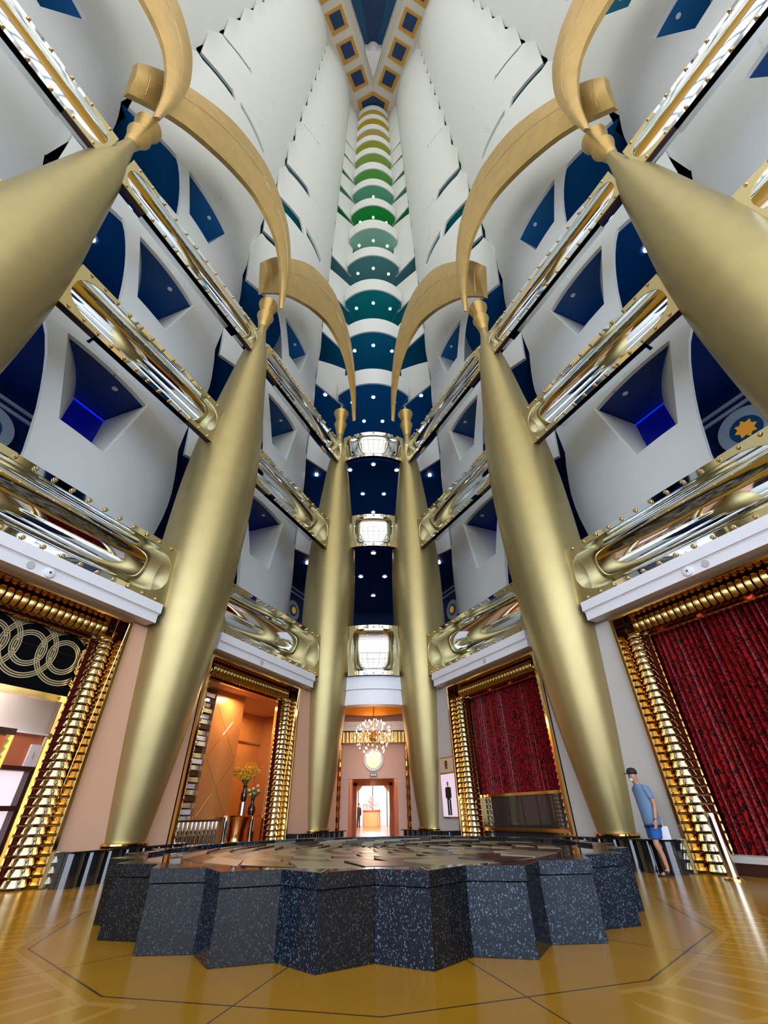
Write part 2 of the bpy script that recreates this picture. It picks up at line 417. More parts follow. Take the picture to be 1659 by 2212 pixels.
# --- flanks and rounded rear balconies
CU = [2.05, 2.05, 2.05, 29.43, 36.63, 43.70, 50.75, 57.87, 64.51, 71.44, 78.26, 84.99, 91.55, 98.05, 104.48, 110.76]
ARC_R = (21.68-20.5)/2+2.75**2/(2*(21.68-20.5)); ARC_C = 20.5+ARC_R
def arc_pts(n=20, d=0, xm=2.75):
    t0 = math.asin(xm/ARC_R)
    return [((ARC_R-d)*sin(-t0+2*t0*i/n), ARC_C-(ARC_R-d)*cos(-t0+2*t0*i/n)) for i in range(n+1)]
FLO = {3: (34.62-30.5, 2.3), 4: (1.6, 2.5), 5: (3.0, 2.2), 7: (2.2, .6), 8: (2.2, .4), 9: (1.8, .3), 10: (1.2, .2), 11: (.8, .1), 2: (4.5, 4.5), 1: (4.5, 4.5), 0: (4.5, 4.5)}
for k in range(16):
    z0, z1 = Z[k], Z[k+1]
    r = thing('rear_balcony', 'white bowed rear balcony on central axis, %s underside, %s storey' % (SOFN[k], ORD[k]), 'balcony', (0, 20.5, z0), 'rounded balconies at the rear of the atrium')
    if k >= 3:
        ap = arc_pts(); top = CU[k]
        mb = MB(); mb.grid([[(x, y, z) for x, y in ap] for z in (z0, (z0+top)/2, top)])
        obj('parapet', mb, white, r, smooth=True, thick=.12)
        mb = MB(); e0, e1 = ap[0], ap[-1]
        for sx, e in ((-1, e0), (1, e1)): mb.quad((e[0], e[1], z0), (sx*2.0, 23.6, z0), (sx*2.0, 23.6, top), (e[0], e[1], top))
        obj('side_cheek', mb, white, r)
        front = [(x, y) for x, y in ap]
    else:
        front = [(x, 18.75) for x in (-2.4, -1, 0, 1, 2.4)]
    mb = MB(); mb.grid([[(x, y, z0+.04) for x, y in front], [(x*1.02, 30, z0+.04) for x, y in front]])
    obj('soffit', mb, SOF[k], r)
    Lp = [(0, 21.8), (-1.66, 22.35), (1.66, 22.35)] if k >= 3 else [(0, 21.1), (-1.58, 21.67), (1.58, 21.67), (0, 26.6)]
    if k < 4 : Lp += [(-.77, 24.3), (.77, 24.3)]
    if k in (1, 2) or 3 <= k <= 10:
        if k == 1: Lp = [(0, 21.02), (-.79, 23.97), (.72, 23.98), (0, 26.81)]
        if k >= 9: Lp = Lp[:1]
        for x, y in Lp:
            o = inst('light_rim', rim_me, (x, y, z0+.03), r); inst('downlight', dl_me, (x, y, z0-.01), o)
    for s in (-1, 1):
        q0, q1 = (s*4.40, 20.55), (s*2.45, 22.68)
        mid = (s*3.55, 21.45); pts = []
        for i in range(9):
            t = i/8; pts.append(((1-t)**2*q0[0]+2*t*(1-t)*mid[0]+t*t*q1[0], (1-t)**2*q0[1]+2*t*(1-t)*mid[1]+t*t*q1[1]))
        fo = FLO.get(k, (0, 0)); topf = [z1-(fo[0]+(fo[1]-fo[0])*i/8) for i in range(9)]
        rf = thing('flank_balcony', 'white balcony %s of the bowed rear balconies, %s underside, %s storey' % (SN[s], SOFN[k], ORD[k]), 'balcony', (q0[0], q0[1], z0), 'narrow balconies flanking the rear stack')
        obj('parapet', MB().grid([[(p[0], p[1], z0 if k else 5.5) for p in pts], [(p[0], p[1], (t+z0)/2) for p, t in zip(pts, topf)], [(p[0], p[1], t) for p, t in zip(pts, topf)]]), white, rf, smooth=True, thick=.12)
        obj('soffit', MB().grid([[(p[0], p[1], z0+.045) for p in pts], [(s*9.5, 24.5, z0+.045) if i == 0 else (s*(9.5-7*i/8), 24.5+5*i/8, z0+.045) for i in range(9)]]), SOF[k], rf)
        if k == 3:
            inst('downlight', dl_me, (s*3.75, 21.6, z0-.01), rf)
            inst('light_rim', rim_me, (s*3.75, 21.6, z0+.03), rf)
        if k == 1 or k == 2: inst('downlight', dl_me, (s*3.9, 22.2, z0-.01), rf)
for s in (-1, 1):
    S = side(s)
    for a, n, k in ((6.0, 3.8, 2),):
        r = thing('gallery_downlight', 'glowing round downlight in deep blue gallery ceiling beside front gold column, %s side' % SN[s], 'ceiling light', S(a, n, Z[k]), 'gallery downlights')
        inst('lens', dl_me, S(a, n, Z[k]-.01), r); inst('light_rim', rim_me, S(a, n, Z[k]+.03), r)
mb = MB(); mb.box(-12, 12, 30, 30.4, 5.4, 112); struct('wall_back', mb, navy)

# --- gallery mosaics (round star medallions on the gallery back wall)
def medallion(s, a, n, z, lab, R=.62):
    S = side(s); r = thing('star_medallion', lab, 'wall medallion', S(a, n, z), 'round star mosaics behind the balconies')
    def circ(rad, dn, m=36): return [S(a+rad*cos(2*pi*i/m), n+dn, z+rad*sin(2*pi*i/m)) for i in range(m)]
    nv = (-s*NX*.06, -NY*.06, 0)
    mb = MB().prism(circ(R, 0), nv); obj('white_disc', mb, stripw, r)
    obj('blue_disc', MB().prism(circ(R*.56, -.06), tuple(x*.5 for x in nv)), blue2, r)
    st = [S(a+(R*(.40 if i % 2 == 0 else .27))*cos(pi*i/8), n-.095, z+(R*(.40 if i % 2 == 0 else .27))*sin(pi*i/8)) for i in range(16)]
    obj('star', MB().prism(st, tuple(x*.4 for x in nv)), mat('star_orange', (.75, .30, .02, 1), .4, emit=(1, .45, .05, 1), estr=.12) if 'star_orange' not in MATS else MATS['star_orange'], r)
for s in (-1, 1):
    S = side(s)
    medallion(s, -11.9 if s < 0 else -11.9, 5.0, 11.1, 'round star mosaic on blue gallery wall beside rear gold column, %s side' % SN[s])
    medallion(s, 4.75, 5.6, 11.25, 'large round star mosaic on blue wall beside front gold column, %s side' % SN[s], .85)
    mb = MB(); mb.box(2.5, 9.5, 5.72, 5.9, 5.5, 13.1, S); mb.box(-13.5, -8.5, 5.12, 5.3, 5.5, 13.1, S)
    struct('wall_%s_gallery' % SN[s], mb, mat('gallery_blue', (.0, .012, .10, 1), .5) if 'gallery_blue' not in MATS else MATS['gallery_blue'])
    mb = MB()
    for z in (12.55, 12.25): mb.box(2.5, 9.5, 5.66, 5.72, z, z+.12, S); mb.box(-13.5, -8.5, 5.06, 5.12, z, z+.1, S)
    struct('trim_%d' % (3 if s < 0 else 4), mb, stripw)

# ------------------------------------------------------------------ gold columns
PROF = [(.52, .43), (1.1, .52), (1.64, .60), (2.71, .75), (3.76, .87), (5.0, 1.0), (6.2, 1.09), (7.4, 1.14), (8.6, 1.17), (10, 1.18), (11.2, 1.15), (12.4, 1.09),
        (13.4, 1.0), (14.4, .89), (15.6, .77), (16.9, .64), (17.7, .54), (18.4, .43), (19.0, .32), (19.6, .235), (20.2, .185)]
def smooth_prof(P, m=3):
    out = []
    for i in range(len(P)-1):
        p0 = P[max(i-1, 0)]; p1 = P[i]; p2 = P[i+1]; p3 = P[min(i+2, len(P)-1)]
        for j in range(m):
            t = j/m
            out.append(tuple(.5*((2*p1[k])+(-p0[k]+p2[k])*t+(2*p0[k]-5*p1[k]+4*p2[k]-p3[k])*t*t+(-p0[k]+3*p1[k]-3*p2[k]+p3[k])*t**3) for k in (0, 1)))
    return out+[P[-1]]
PP = smooth_prof(PROF)
def colr(z):
    return interp([(a, b) for a, b in PROF], z)
shaft_me = MB().lathe([(z-.52, r) for z, r in PP], seg=64).mesh('column_shaft', True); shaft_me.materials.append(gold)
ring_me = MB().lathe([(0, .5), (.02, .53), (.05, .53), (.07, .5), (.07, .4)], seg=48).mesh('base_ring', True); ring_me.materials.append(goldpol)
cup1_me = MB().lathe([(0, .19), (.08, .23), (.35, .26), (.75, .34), (.92, .40), (.95, .40), (.95, .1)], seg=40).mesh('lower_cup', True); cup1_me.materials.append(leaf)
cup2_me = MB().lathe([(0, .24), (.3, .27), (.7, .36), (1.05, .47), (1.08, .47), (1.08, .40), (.9, .34), (.9, .05)], seg=40).mesh('upper_cup', True); cup2_me.materials.append(leaf)
knob_me = MB().lathe([(0, .10), (.5, .10), (.75, .09), (.86, .05), (.9, 0)], seg=24).mesh('finial', True); knob_me.materials.append(leaf)
for s in (-1, 1):
    for nm, a in COLA.items():
        x, y, _ = L(s, a, 0, 0)
        r = thing('gold_column', 'giant spindle-shaped satin gold column, %s one on the %s side of atrium' % (nm, SN[s]), 'column', (x, y, PZ), 'giant gold columns')
        inst('column_shaft', shaft_me, (x, y, PZ), r); inst('base_ring', ring_me, (x, y, PZ), r)
        inst('lower_cup', cup1_me, (x, y, 20.15), r); inst('upper_cup', cup2_me, (x, y, 21.05), r); inst('finial', knob_me, (x, y, 22.0), r)

# ------------------------------------------------------------------ crescent arches
OUT = [(0.02, 21.06), (0.0, 23.47), (0.18, 25.99), (0.82, 28.45), (1.68, 30.0), (2.36, 30.8), (3.44, 31.3), (5.06, 30.73), (6.29, 29.56), (7.52, 27.67), (8.4, 26.08), (8.97, 24.5)]
INN = [(0.19, 20.79), (0.47, 22.83), (0.88, 24.5), (1.40, 25.7), (2.01, 26.45), (2.79, 26.85), (3.59, 26.9), (4.97, 26.2), (6.41, 24.95), (7.17, 24.15), (7.71, 23.45), (8.49, 22.12)]
ARN = [-0.75, -0.71, -0.64, -0.57, -0.48, -0.39, -0.3, -0.19, -0.09, 0.02, 0.13, 0.25]
def smooth2(P, m=4):
    out = []
    for i in range(len(P)-1):
        p0 = P[max(i-1, 0)]; p1 = P[i]; p2 = P[i+1]; p3 = P[min(i+2, len(P)-1)]
        for j in range(m):
            t = j/m
            out.append(tuple(.5*((2*p1[k])+(-p0[k]+p2[k])*t+(2*p0[k]-5*p1[k]+4*p2[k]-p3[k])*t*t+(-p0[k]+3*p1[k]-3*p2[k]+p3[k])*t**3) for k in (0, 1)))
    return out+[P[-1]]
O2, I2 = smooth2(OUT), smooth2(INN)
for s in (-1, 1):
    S = side(s)
    for nm, da in (('rear', -7.82), ('middle', 0), ('front', 7.49)):
        mb = MB(); N = len(O2)-1; rows = []
        for i, ((ao, zo), (ai, zi)) in enumerate(zip(O2, I2)):
            t = i/N; w = .09+.14*min(1, t*1.9); nc = ARN[min(11, i//4)]+(ARN[min(11, i//4+1)]-ARN[min(11, i//4)])*(i % 4)/4-.25
            row = []
            for j in range(9):      # front face bulges gently, back face flat
                v = j/8; bul = .10*sin(pi*v)*(1+t); row.append(S(ao+(ai-ao)*v+da, nc-w*.5-bul*.8, zo+(zi-zo)*v))
            for j in range(8, -1, -4): row.append(S(ao+(ai-ao)*j/8+da, nc+w*.5, zo+(zi-zo)*j/8))
            row.append(row[0]); rows.append(row)
        mb.grid(rows); mb.ngon(rows[0][:-1]); mb.ngon(rows[-1][:-1])
        r = thing('gold_crescent_arch', 'gold leaf crescent arch springing from the %s column crown, %s side of atrium' % (nm, SN[s]), 'arch', S(da-.3, -.5, 22.1), 'gold crescent arches')
        obj('crescent_blade', mb, leaf, r, smooth=True)
        i = N-2; mbs = MB(); (ao, zo), (ai, zi) = O2[i], I2[i]
        mbs.tube([S(ao+(ai-ao)*v/10+da, .14-.25-.10-.16*sin(pi*v/10), zo+(zi-zo)*v/10) for v in range(1, 10)], .012, 6)
        obj('end_seam', mbs, brass, r)
        mbs = MB(); ps = []
        for i in range(6, N-2):
            (ao, zo), (ai, zi) = O2[i], I2[i]; t = i/N; w = .09+.14*min(1, t*1.9); q_ = min(10, i//4)
            nc = ARN[q_]+(ARN[q_+1]-ARN[q_])*(i % 4)/4-.25
            ps.append(S(ao+(ai-ao)*.45+da, nc-w*.5-.10*(1+t)*.8*.988-.002, zo+(zi-zo)*.45))
        obj('centre_seam', mbs.tube(ps, .009, 5), brass, r)

# ------------------------------------------------------------------ mirrored beams between columns
riv_me = MB().lathe([(0, .052), (.022, .050), (.045, .034), (.055, 0)], seg=10).mesh('rivet', True); riv_me.materials.append(brass)
def beam(pos, a0, a1, zb, zt, label, nrm, nf=-.3, D=.62, E=1.0, nriv=11, base=None, dark=True, bott_riv=True):
    H = zt-zb; zc = (zb+zt)/2; Fl = 1-.17/(H/2)
    r = thing('mirrored_beam', label, 'beam', pos((a0+a1)/2, nf, zb), 'mirrored steel beams between the gold columns')
    n = 56; us = []
    for i in range(n+1):
        t = i/n; us.append(.5-.5*cos(pi*t))
    def vb(a):
        e = min(a-a0-.12, a1-a-.12)
        if e >= E: return 1.
        return max(0, 1-((E-max(e, 0))/E)**2.6)**(1/2.6)
    def A(t): return a0+.12+(a1-a0-.24)*t
    rows = []
    for t in us:
        a = A(t); g = vb(a)
        a = a0+(a1-a0)*t; row = []
        for j in range(25):
            w = -cos(pi*j/24)
            dep = D*sqrt(max(0, 1-w*w))
            row.append(pos(a, nf+.02+dep*(1-.10*w), zc+w*Fl*H/2))
        rows.append(row)
    obj('mirror_trough', MB().grid(rows), mirror, r, smooth=True)
    mid = [t for t in us if vb(A(t)) >= .999]
    ta, tb = A(mid[0]), A(mid[-1])
    fl_ = {}
    for nm, sg in (('top_flange', 1), ('bottom_flange', -1)):
        z1_, z2_ = zc+sg*Fl*H/2, zc+sg*H/2
        mb = MB(); m = 12
        mb.grid([[pos(ta+(tb-ta)*j/m, nf+.02, z1_) for j in range(m+1)], [pos(ta+(tb-ta)*j/m, nf-.02, z1_) for j in range(m+1)],
                 [pos(ta+(tb-ta)*j/m, nf-.02, z2_) for j in range(m+1)], [pos(ta+(tb-ta)*j/m, nf+.35, z2_) for j in range(m+1)]])
        fl_[sg] = obj(nm, mb, mirror, r)
    # gold collars with D-shaped cut
    for nm, e0, sg in (('collar', a0, 1), ('collar', a1, -1)):
        mb = MB()
        ts = [i/14 for i in range(15)]
        for up in (1, -1):
            inn, outp = [], []
            for t in ts:
                t = t*t; e = t*E; g = max(0, 1-((E-e)/E)**2.6)**(1/2.6); a = e0+sg*(.12+e)
                inn.append((a, zc+up*g*Fl*H/2)); outp.append((e0+sg*(.12+E)*t if t > 0 else e0, zc+up*H/2))
            outp[0] = (e0, zc+up*H/2*.999); 
            mb.grid([[pos(a, nf-.03, z) for a, z in inn], [pos(a, nf-.03, z) for a, z in outp]])
            mb.quad(pos(e0+sg*.12, nf-.03, zc), pos(e0, nf-.03, zc), pos(e0, nf-.03, zc+up*H/2), pos(e0+sg*.12, nf-.03, zc))
        obj(nm, mb, collarm, r, thick=.03)
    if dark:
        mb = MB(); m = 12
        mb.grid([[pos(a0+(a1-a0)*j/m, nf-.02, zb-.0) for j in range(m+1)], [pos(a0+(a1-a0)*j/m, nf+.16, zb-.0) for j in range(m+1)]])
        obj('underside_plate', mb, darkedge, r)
        pass
    for i in range(nriv):
        a = a0+.3+(a1-a0-.6)*i/(nriv-1)
        for sg in ((1, -1) if bott_riv else (1,)):
            v = Vector(nrm(a)); q = Vector((0, 0, 1)).rotation_difference(v).to_euler()
            inst('rivet', riv_me, pos(a, nf-.04, zc+sg*(H/2-.085)), fl_[sg], rot=q)
LV = [(5.47, 7.12), (11.35, 13.05), (17.42, 19.0)]
LN = ['lowest', 'second', 'third']
for s in (-1, 1):
    S = side(s); nr = lambda a, s=s: (-s*NX, -NY, 0)
    for bi, (c0, c1) in enumerate([(7.49, 16.2), (0, 7.49), (-7.82, 0)]):
        for li, (zb, zt) in enumerate(LV):
            if bi == 0 and li == 0: continue
            rr = sqrt(max(.01, colr((zb+zt)/2)**2-.3**2))
            a0, a1 = c0+rr-.06, c1-rr+.06
            beam(S, a0, a1, zb, zt, '%s mirrored beam up, %s wall, %s' % (LN[li], SN[s], BAYN[bi]), nr, nriv=13 if bi else 13)
def cpos(a, n, z): return (a, 18.55+n-.35*(1-(a/1.4)**2), z)
for li, (zb, zt) in enumerate([(5.62, 7.72), (11.75, 13.65), (17.75, 19.7)]):
    w = 2.09-colr((zb+zt)/2)+.08
    beam(cpos, -w, w, zb, zt, '%s mirrored beam up, bowed, between the two rear gold columns' % LN[li], lambda a: (0, -1, 0), nf=-.3, D=.35, E=.28, nriv=5)

# ------------------------------------------------------------------ cornices over the openings
cam_me = MB().lathe([(0, .10), (.03, .10), (.04, .06), (.05, 0)], seg=20).mesh('housing', True); cam_me.materials.append(trimw)
eye_me = MB().lathe([(0, .05), (.03, .045), (.05, .02), (.055, 0)], seg=16).mesh('lens', True); eye_me.materials.append(camd)
grey_me = MB().lathe([(0, .075), (.012, .075), (.015, 0)], seg=20).mesh('face', True); grey_me.materials.append(mat('sensor_grey', (.5, .48, .48, 1), .5))
tn = 5
for s in (-1, 1):
    S = side(s); q = Vector((0, 0, 1)).rotation_difference(Vector((-s*NX, -NY, 0))).to_euler()
    for a0, a1 in ((1.08, 6.45), (-6.45, -1.12), (8.6, 14)):
        mb = MB(); mb.box(a0, a1, -.42, .1, 5.22, 5.46, S); mb.box(a0+.02, a1-.02, -.36, .1, 4.98, 5.22, S); mb.box(a0, a1, -.37, .1, 5.19, 5.23, S)
        struct('trim_%d' % tn, mb, trimw); tn += 1
    def nn(a, z): return S(a, -.365, z)
    r = thing('speaker', 'small white round speaker with black eye on the %s front cornice' % SN[s], 'speaker', nn(3.85, 5.1), 'cornice speakers')
    inst('housing', cam_me, nn(3.85, 5.10), r, rot=q); inst('lens', eye_me, nn(3.85, 5.10), r, rot=q)
    r = thing('motion_sensor', 'flat pale grey disc sensor beside the speaker on the %s front cornice' % SN[s], 'sensor', nn(4.25, 5.1), 'cornice sensors')
    inst('face', grey_me, nn(4.22, 5.1), r, rot=q)
    r = thing('motion_sensor', 'flat pale grey disc sensor on the cornice beside rear column, %s side' % SN[s], 'sensor', nn(-3.2, 5.1), 'cornice sensors')
    inst('face', grey_me, nn(-3.2, 5.1), r, rot=q)
def cc(x, d): return (x, 18.05+.3*(x/1.3)**2+d)
mb = MB()
for (d, z0, z1) in ((-.0, 5.12, 5.62), (.06, 4.55, 5.10), (.1, 5.05, 5.15)):
    xs = [-1.6+3.2*i/16 for i in range(17)]
    mb.grid([[(*cc(x, d+.5), z0) for x in xs], [(*cc(x, d), z0) for x in xs], [(*cc(x, d), z1) for x in xs], [(*cc(x, d+.5), z1) for x in xs]])
struct('trim_%d' % tn, mb, trimw); tn += 1

# ------------------------------------------------------------------ doorway surrounds
def ringseg(mt, axis_len=.128):
    m = MB(); m.lathe([(0, .13), (.006, .185), (.02, .198), (axis_len*.85, .178), (axis_len*.97, .165), (axis_len, .13)], seg=22)
    me = m.mesh('flared_ring', True); me.materials.append(mt); return me
rs = ringseg(goldmir); rs2 = ringseg(mat('dark_reflection_ring', (.42, .28, .10, 1), .12, 1.))  # header rings: the dark floor's reflection painted in as a darker gold
def surround(s, a0, a1, label, zt=4.93):
    S = side(s); r = thing('doorway_surround', label, 'door frame', S((a0+a1)/2, 0, 0), 'gilded doorway surrounds')
    w = .09; mb = MB()
    for (x0, x1, y0, y1) in ((a0, a0+w, 0, zt), (a1-w, a1, 0, zt), (a0+w, a1-w, zt-w, zt)): mb.box(x0, x1, -.12, .36, y0, y1, S)
    obj('outer_frame', mb, goldpol, r, bevel=.01)
    mb = MB(); g = .50
    for (x0, x1, y0, y1) in ((a0+g, a0+g+.03, 0, zt-g), (a1-g-.03, a1-g, 0, zt-g), (a0+g, a1-g, zt-g-.03, zt-g)): mb.box(x0, x1, .46, .56, y0, y1, S)
    obj('inner_frame', mb, goldpol, r, bevel=.005)
    mb = MB()
    for (x0, x1, y0, y1) in ((a0+w, a0+g, 0, zt-w), (a1-g, a1-w, 0, zt-w), (a0+g, a1-g, zt-g, zt-w)): mb.box(x0, x1, .51, .54, y0, y1, S)
    obj('dark_reveal', mb, mat('oxblood_lacquer', (.10, .008, .006, 1), .15, coat=.6) if 'oxblood_lacquer' not in MATS else MATS['oxblood_lacquer'], r)
    p = .15; z = .02
    while z < zt-.45:
        for a in (a0+.28, a1-.28): inst('flared_ring', rs, S(a, .30, z), r)
        z += p
    T3 = Vector((s*TX, TY, 0)); N3 = Vector((s*NX, NY, 0))
    q = Matrix((T3.cross(Vector((0, 0, 1))), Vector((0, 0, 1)), T3)).transposed()
    e = Vector((0, 0, 1)).rotation_difference(T3).to_euler()
    a = a0+.42
    while a < a1-.5:
        inst('flared_ring', rs2, S(a, .30, zt-.29), r, rot=e); a += p
surround(1, 1.50, 6.0, 'gold surround with stacked rings around the large red curtain, right foreground')
surround(-1, 1.50, 6.0, 'gold surround with stacked rings around shopfront below black circle panel, left foreground')
surround(1, -5.98, -1.22, 'gold surround with stacked rings around the smaller red curtain, right of rear column')
surround(-1, -5.98, -1.22, 'gold surround with stacked rings around the orange marble lobby, left of rear column')

# ------------------------------------------------------------------ curtains
def curtain(s, a0, a1, z0, z1, label, n0=.75, folds=30):
    S = side(s); mb = MB(); m = folds*8; rows = []
    for zi in range(9):
        z = z0+(z1-z0)*zi/8; row = []
        for i in range(m+1):
            t = i/m; ph = 2*pi*folds*t+1.3*sin(9*t)+.25*zi/8*sin(31*t)
            row.append(S(a0+(a1-a0)*t, n0+.11*sin(ph)+.03*sin(2.1*ph), z))
        rows.append(row)
    o = obj('theatre_curtain', mb.grid(rows), curtm, None, smooth=True, thick=.01); tag(o, label, 'curtain', 'red patterned curtains'); return o
curtain(1, 1.7, 5.9, .20, 4.75, 'tall pleated red and black patterned curtain inside large gold surround at right', folds=34)
curtain(1, -5.7, -1.5, 1.42, 4.72, 'smaller pleated red patterned curtain above smoked glass screen, right of rear column', folds=40)
S = side(1)
mb = MB(); mb.box(1.6, 5.9, .30, .62, 0, .18, S); struct('trim_%d' % tn, mb, darkwood); tn += 1
mb = MB(); mb.box(1.6, 5.9, .28, .62, .18, .28, S); struct('trim_%d' % tn, mb, peach); tn += 1
mb = MB(); mb.box(1.4, 6.1, .95, 1.1, 0, 5, S); mb.box(-6.2, -1.1, .95, 1.1, 0, 5, S); struct('wall_right_stage', mb, darkwood)
r = thing('glass_screen', 'low smoked glass screen with gold rails below the smaller red curtain', 'screen', S(-3.6, .55, 0))
obj('glass_panel', MB().box(-5.48, -1.7, .56, .60, .05, 1.38, S), glassd, r)
obj('top_rail', MB().box(-5.48, -1.7, .50, .64, 1.38, 1.45, S), goldpol, r)
obj('bottom_rail', MB().box(-5.48, -1.7, .46, .66, .52, .60, S), copper, r)
for i in range(1, 6):
    a = -5.48+3.78*i/6; obj('glass_joint', MB().box(a-.008, a+.008, .548, .56, .6, 1.38, S), bronze_dark, r)
mb = MB()
for i in range(4):    # small downlights above each right curtain
    pass
def spotl(s, a, n, z, lab):
    S = side(s); r = thing('recessed_spotlight', lab, 'ceiling light', S(a, n, z), 'recessed spotlights above the curtains and lobby')
    inst('lens', spl_me, S(a, n, z-.012), r); inst('light_rim', spr_me, S(a, n, z), r)
spl_me = MB().disc((0, 0), .045, 0, 14).mesh('lens', weld=False); spl_me.materials.append(bulb)
spr_me = MB().lathe([(0, .075), (-.012, .07), (-.012, .045)], seg=16).mesh('light_rim', True); spr_me.materials.append(trimw)
for s, A0 in ((1, 2.3), (1, -5.2), (-1, -5.2)):
    nme = {(1, 2.3): 'large red curtain', (1, -5.2): 'smaller red curtain', (-1, -5.2): 'orange marble lobby'}[(s, A0)]
    for i in range(4): spotl(s, A0+i*1.0, .64, 4.74, '%s recessed spotlight from the rear above the %s' % (ORD[i], nme))
for s, a0, a1 in ((1, 1.5, 6), (1, -6, -1.2), (-1, -6, -1.2), (-1, 1.5, 6)):
    S = side(s); mb = MB(); mb.box(a0, a1, .56, 1.1, 4.76, 4.8, S); struct('ceiling', mb, darkwood if s > 0 else marble_o)

# ------------------------------------------------------------------ left shopfront
S = side(-1)
r = thing('circle_panel', 'black lacquer fascia panel with interlaced pale gold circles, above left shopfront', 'panel', S(3.9, .5, 3.15))
obj('lacquer_board', MB().box(1.8, 6.2, .62, .70, 3.16, 4.75, S), black, r)
obj('gold_sill', MB().box(1.95, 6.2, .56, .70, 3.05, 3.17, S), goldpol, r)
mb = MB()
def ring(a, z, R, w=.021, n=.612, t0=0, t1=2*pi, m=56):
    pts = [(t0+(t1-t0)*i/m) for i in range(m+1)]
    mb.grid([[S(a+q*cos(t), n, z+q*sin(t)) for t in pts] for q in (R-w/2, R+w/2)])
for i in range(5):
    a = 2.34+.76*i; z = 3.93
    for R in (.27, .312, .354): ring(a, z, R)
    for R in (.50, .542, .584): ring(a, z, R)
    for R in (.21,): pass
for z in ():
    pass
for da in (0, .035): mb.box(1.90+da, 1.915+da, .605, .62, 3.17, 4.5, S)
obj('gold_circles', mb, inlay, r, thick=.006)
mb = MB(); mb.box(-1, 7, 2.3, 2.45, 0, 5, S); struct('wall_left_shop', mb, greyp)
mb = MB(); mb.quad(S(-.9, .6, 4.0), S(6.3, .6, 4.0), S(6.3, 2.4, 4.0), S(-.9, 2.4, 4.0)); struct('ceiling', mb, greyp)
r = thing('shop_display', 'shop display wall with terracotta, cream and framed panels under black circle panel', 'shop display', S(2, 2.2, 0))
obj('terracotta_board', MB().box(1.14, 5.5, 2.20, 2.28, 1.95, 2.62, S), terra, r)
obj('white_rail', MB().box(1.0, 5.5, 2.16, 2.28, 2.62, 2.66, S), trimw, r)
obj('cream_board', MB().box(-.5, 1.12, 2.12, 2.2, .1, 2.60, S), cream, r)
obj('taupe_board', MB().box(.5, 1.10, 2.12, 2.28, 2.66, 4.0, S), mat('taupe_panel', (.24, .19, .13, 1), .4), r)
po = obj('white_poster', MB().box(1.13, 1.36, 2.14, 2.19, 1.97, 2.42, S), whitebag, r)
mk = MB(); mk.prism([S(1.25+x*.03, 2.13, 2.2+y*.06) for x, y in ((-1, -1), (-.3, -.2), (-1.1, .3), (-.2, .9), (.3, 1.5), (.8, .7), (.4, .1), (1.1, -.4), (.4, -.5), (.5, -1.3), (0, -.7))], (-NX*-.004, .002, 0))
obj('sketch_mark', mk, greyp, po)
for z in (1.88, 1.16, .46): obj('dark_shelf', MB().box(-.2, 5, 1.95, 2.3, z, z+.09, S), darkwood, r)
for a in (1.18, 2.2, 2.9): obj('dark_post', MB().box(a, a+.07, 2.0, 2.2, 0, 1.9, S), darkwood, r)
obj('window_light', MB().box(1.25, 5.0, 2.21, 2.27, .5, 1.88, S), mat('pale_pink_lit_window', (.8, .68, .72, 1), .4, emit=(1, .85, .92, 1), estr=.40), r)
r = thing('inner_shop_frame', 'second dark red and gold door frame inside left shopfront at picture edge', 'door frame', S(2.7, 1.2, 0))
obj('frame_post', MB().box(2.34, 2.50, 1.15, 1.25, 0, 2.42, S), goldpol, r)
obj('frame_header', MB().box(2.34, 6, 1.15, 1.35, 2.42, 2.54, S), darkwood, r)

# ------------------------------------------------------------------ left lobby (between rear and middle columns)
mb = MB(); mb.box(-8.6, -.9, 3.4, 3.55, 0, 5, S); struct('wall_left_lobby', mb, marble_o2)
mb = MB(); mb.quad(S(-8.6, .36, 4.55), S(-.9, .36, 4.55), S(-.9, 3.5, 4.55), S(-8.6, 3.5, 4.55)); struct('ceiling', mb, ceilpink)
mb = MB(); mb.box(-1.1, -1.0, .36, 3.5, 0, 4.6, S); mb.box(-8.6, -8.5, .36, 3.5, 0, 4.6, S); struct('wall_left_lobby_ends', mb, marble_o)
mb = MB(); mb.box(-5.0, -3.55, 1.6, 3.4, 0, 4.55, S); o = obj('marble_pier', mb, marble_o); tag(o, 'broad orange marble pier with fine gold diagonal inlay inside the left lobby', 'pier')
mb = MB()
for z in (1.0, 2.6):
    mb.tube([S(-4.9, 1.595, z), S(-3.65, 1.595, z+1.5)], .004, 4); mb.tube([S(-3.65, 1.595, z), S(-4.9, 1.595, z+1.5)], .004, 4)
obj('gold_inlay', mb, goldpol, o)
for z in (2.4, 3.5):
    pass
mb = MB(); mb.box(-8.5, -4.9, 3.33, 3.4, 3.45, 3.5, S); mb.box(-8.5, -4.9, 3.33, 3.4, 2.4, 2.45, S); struct('trim_%d' % tn, mb, goldpol); tn += 1
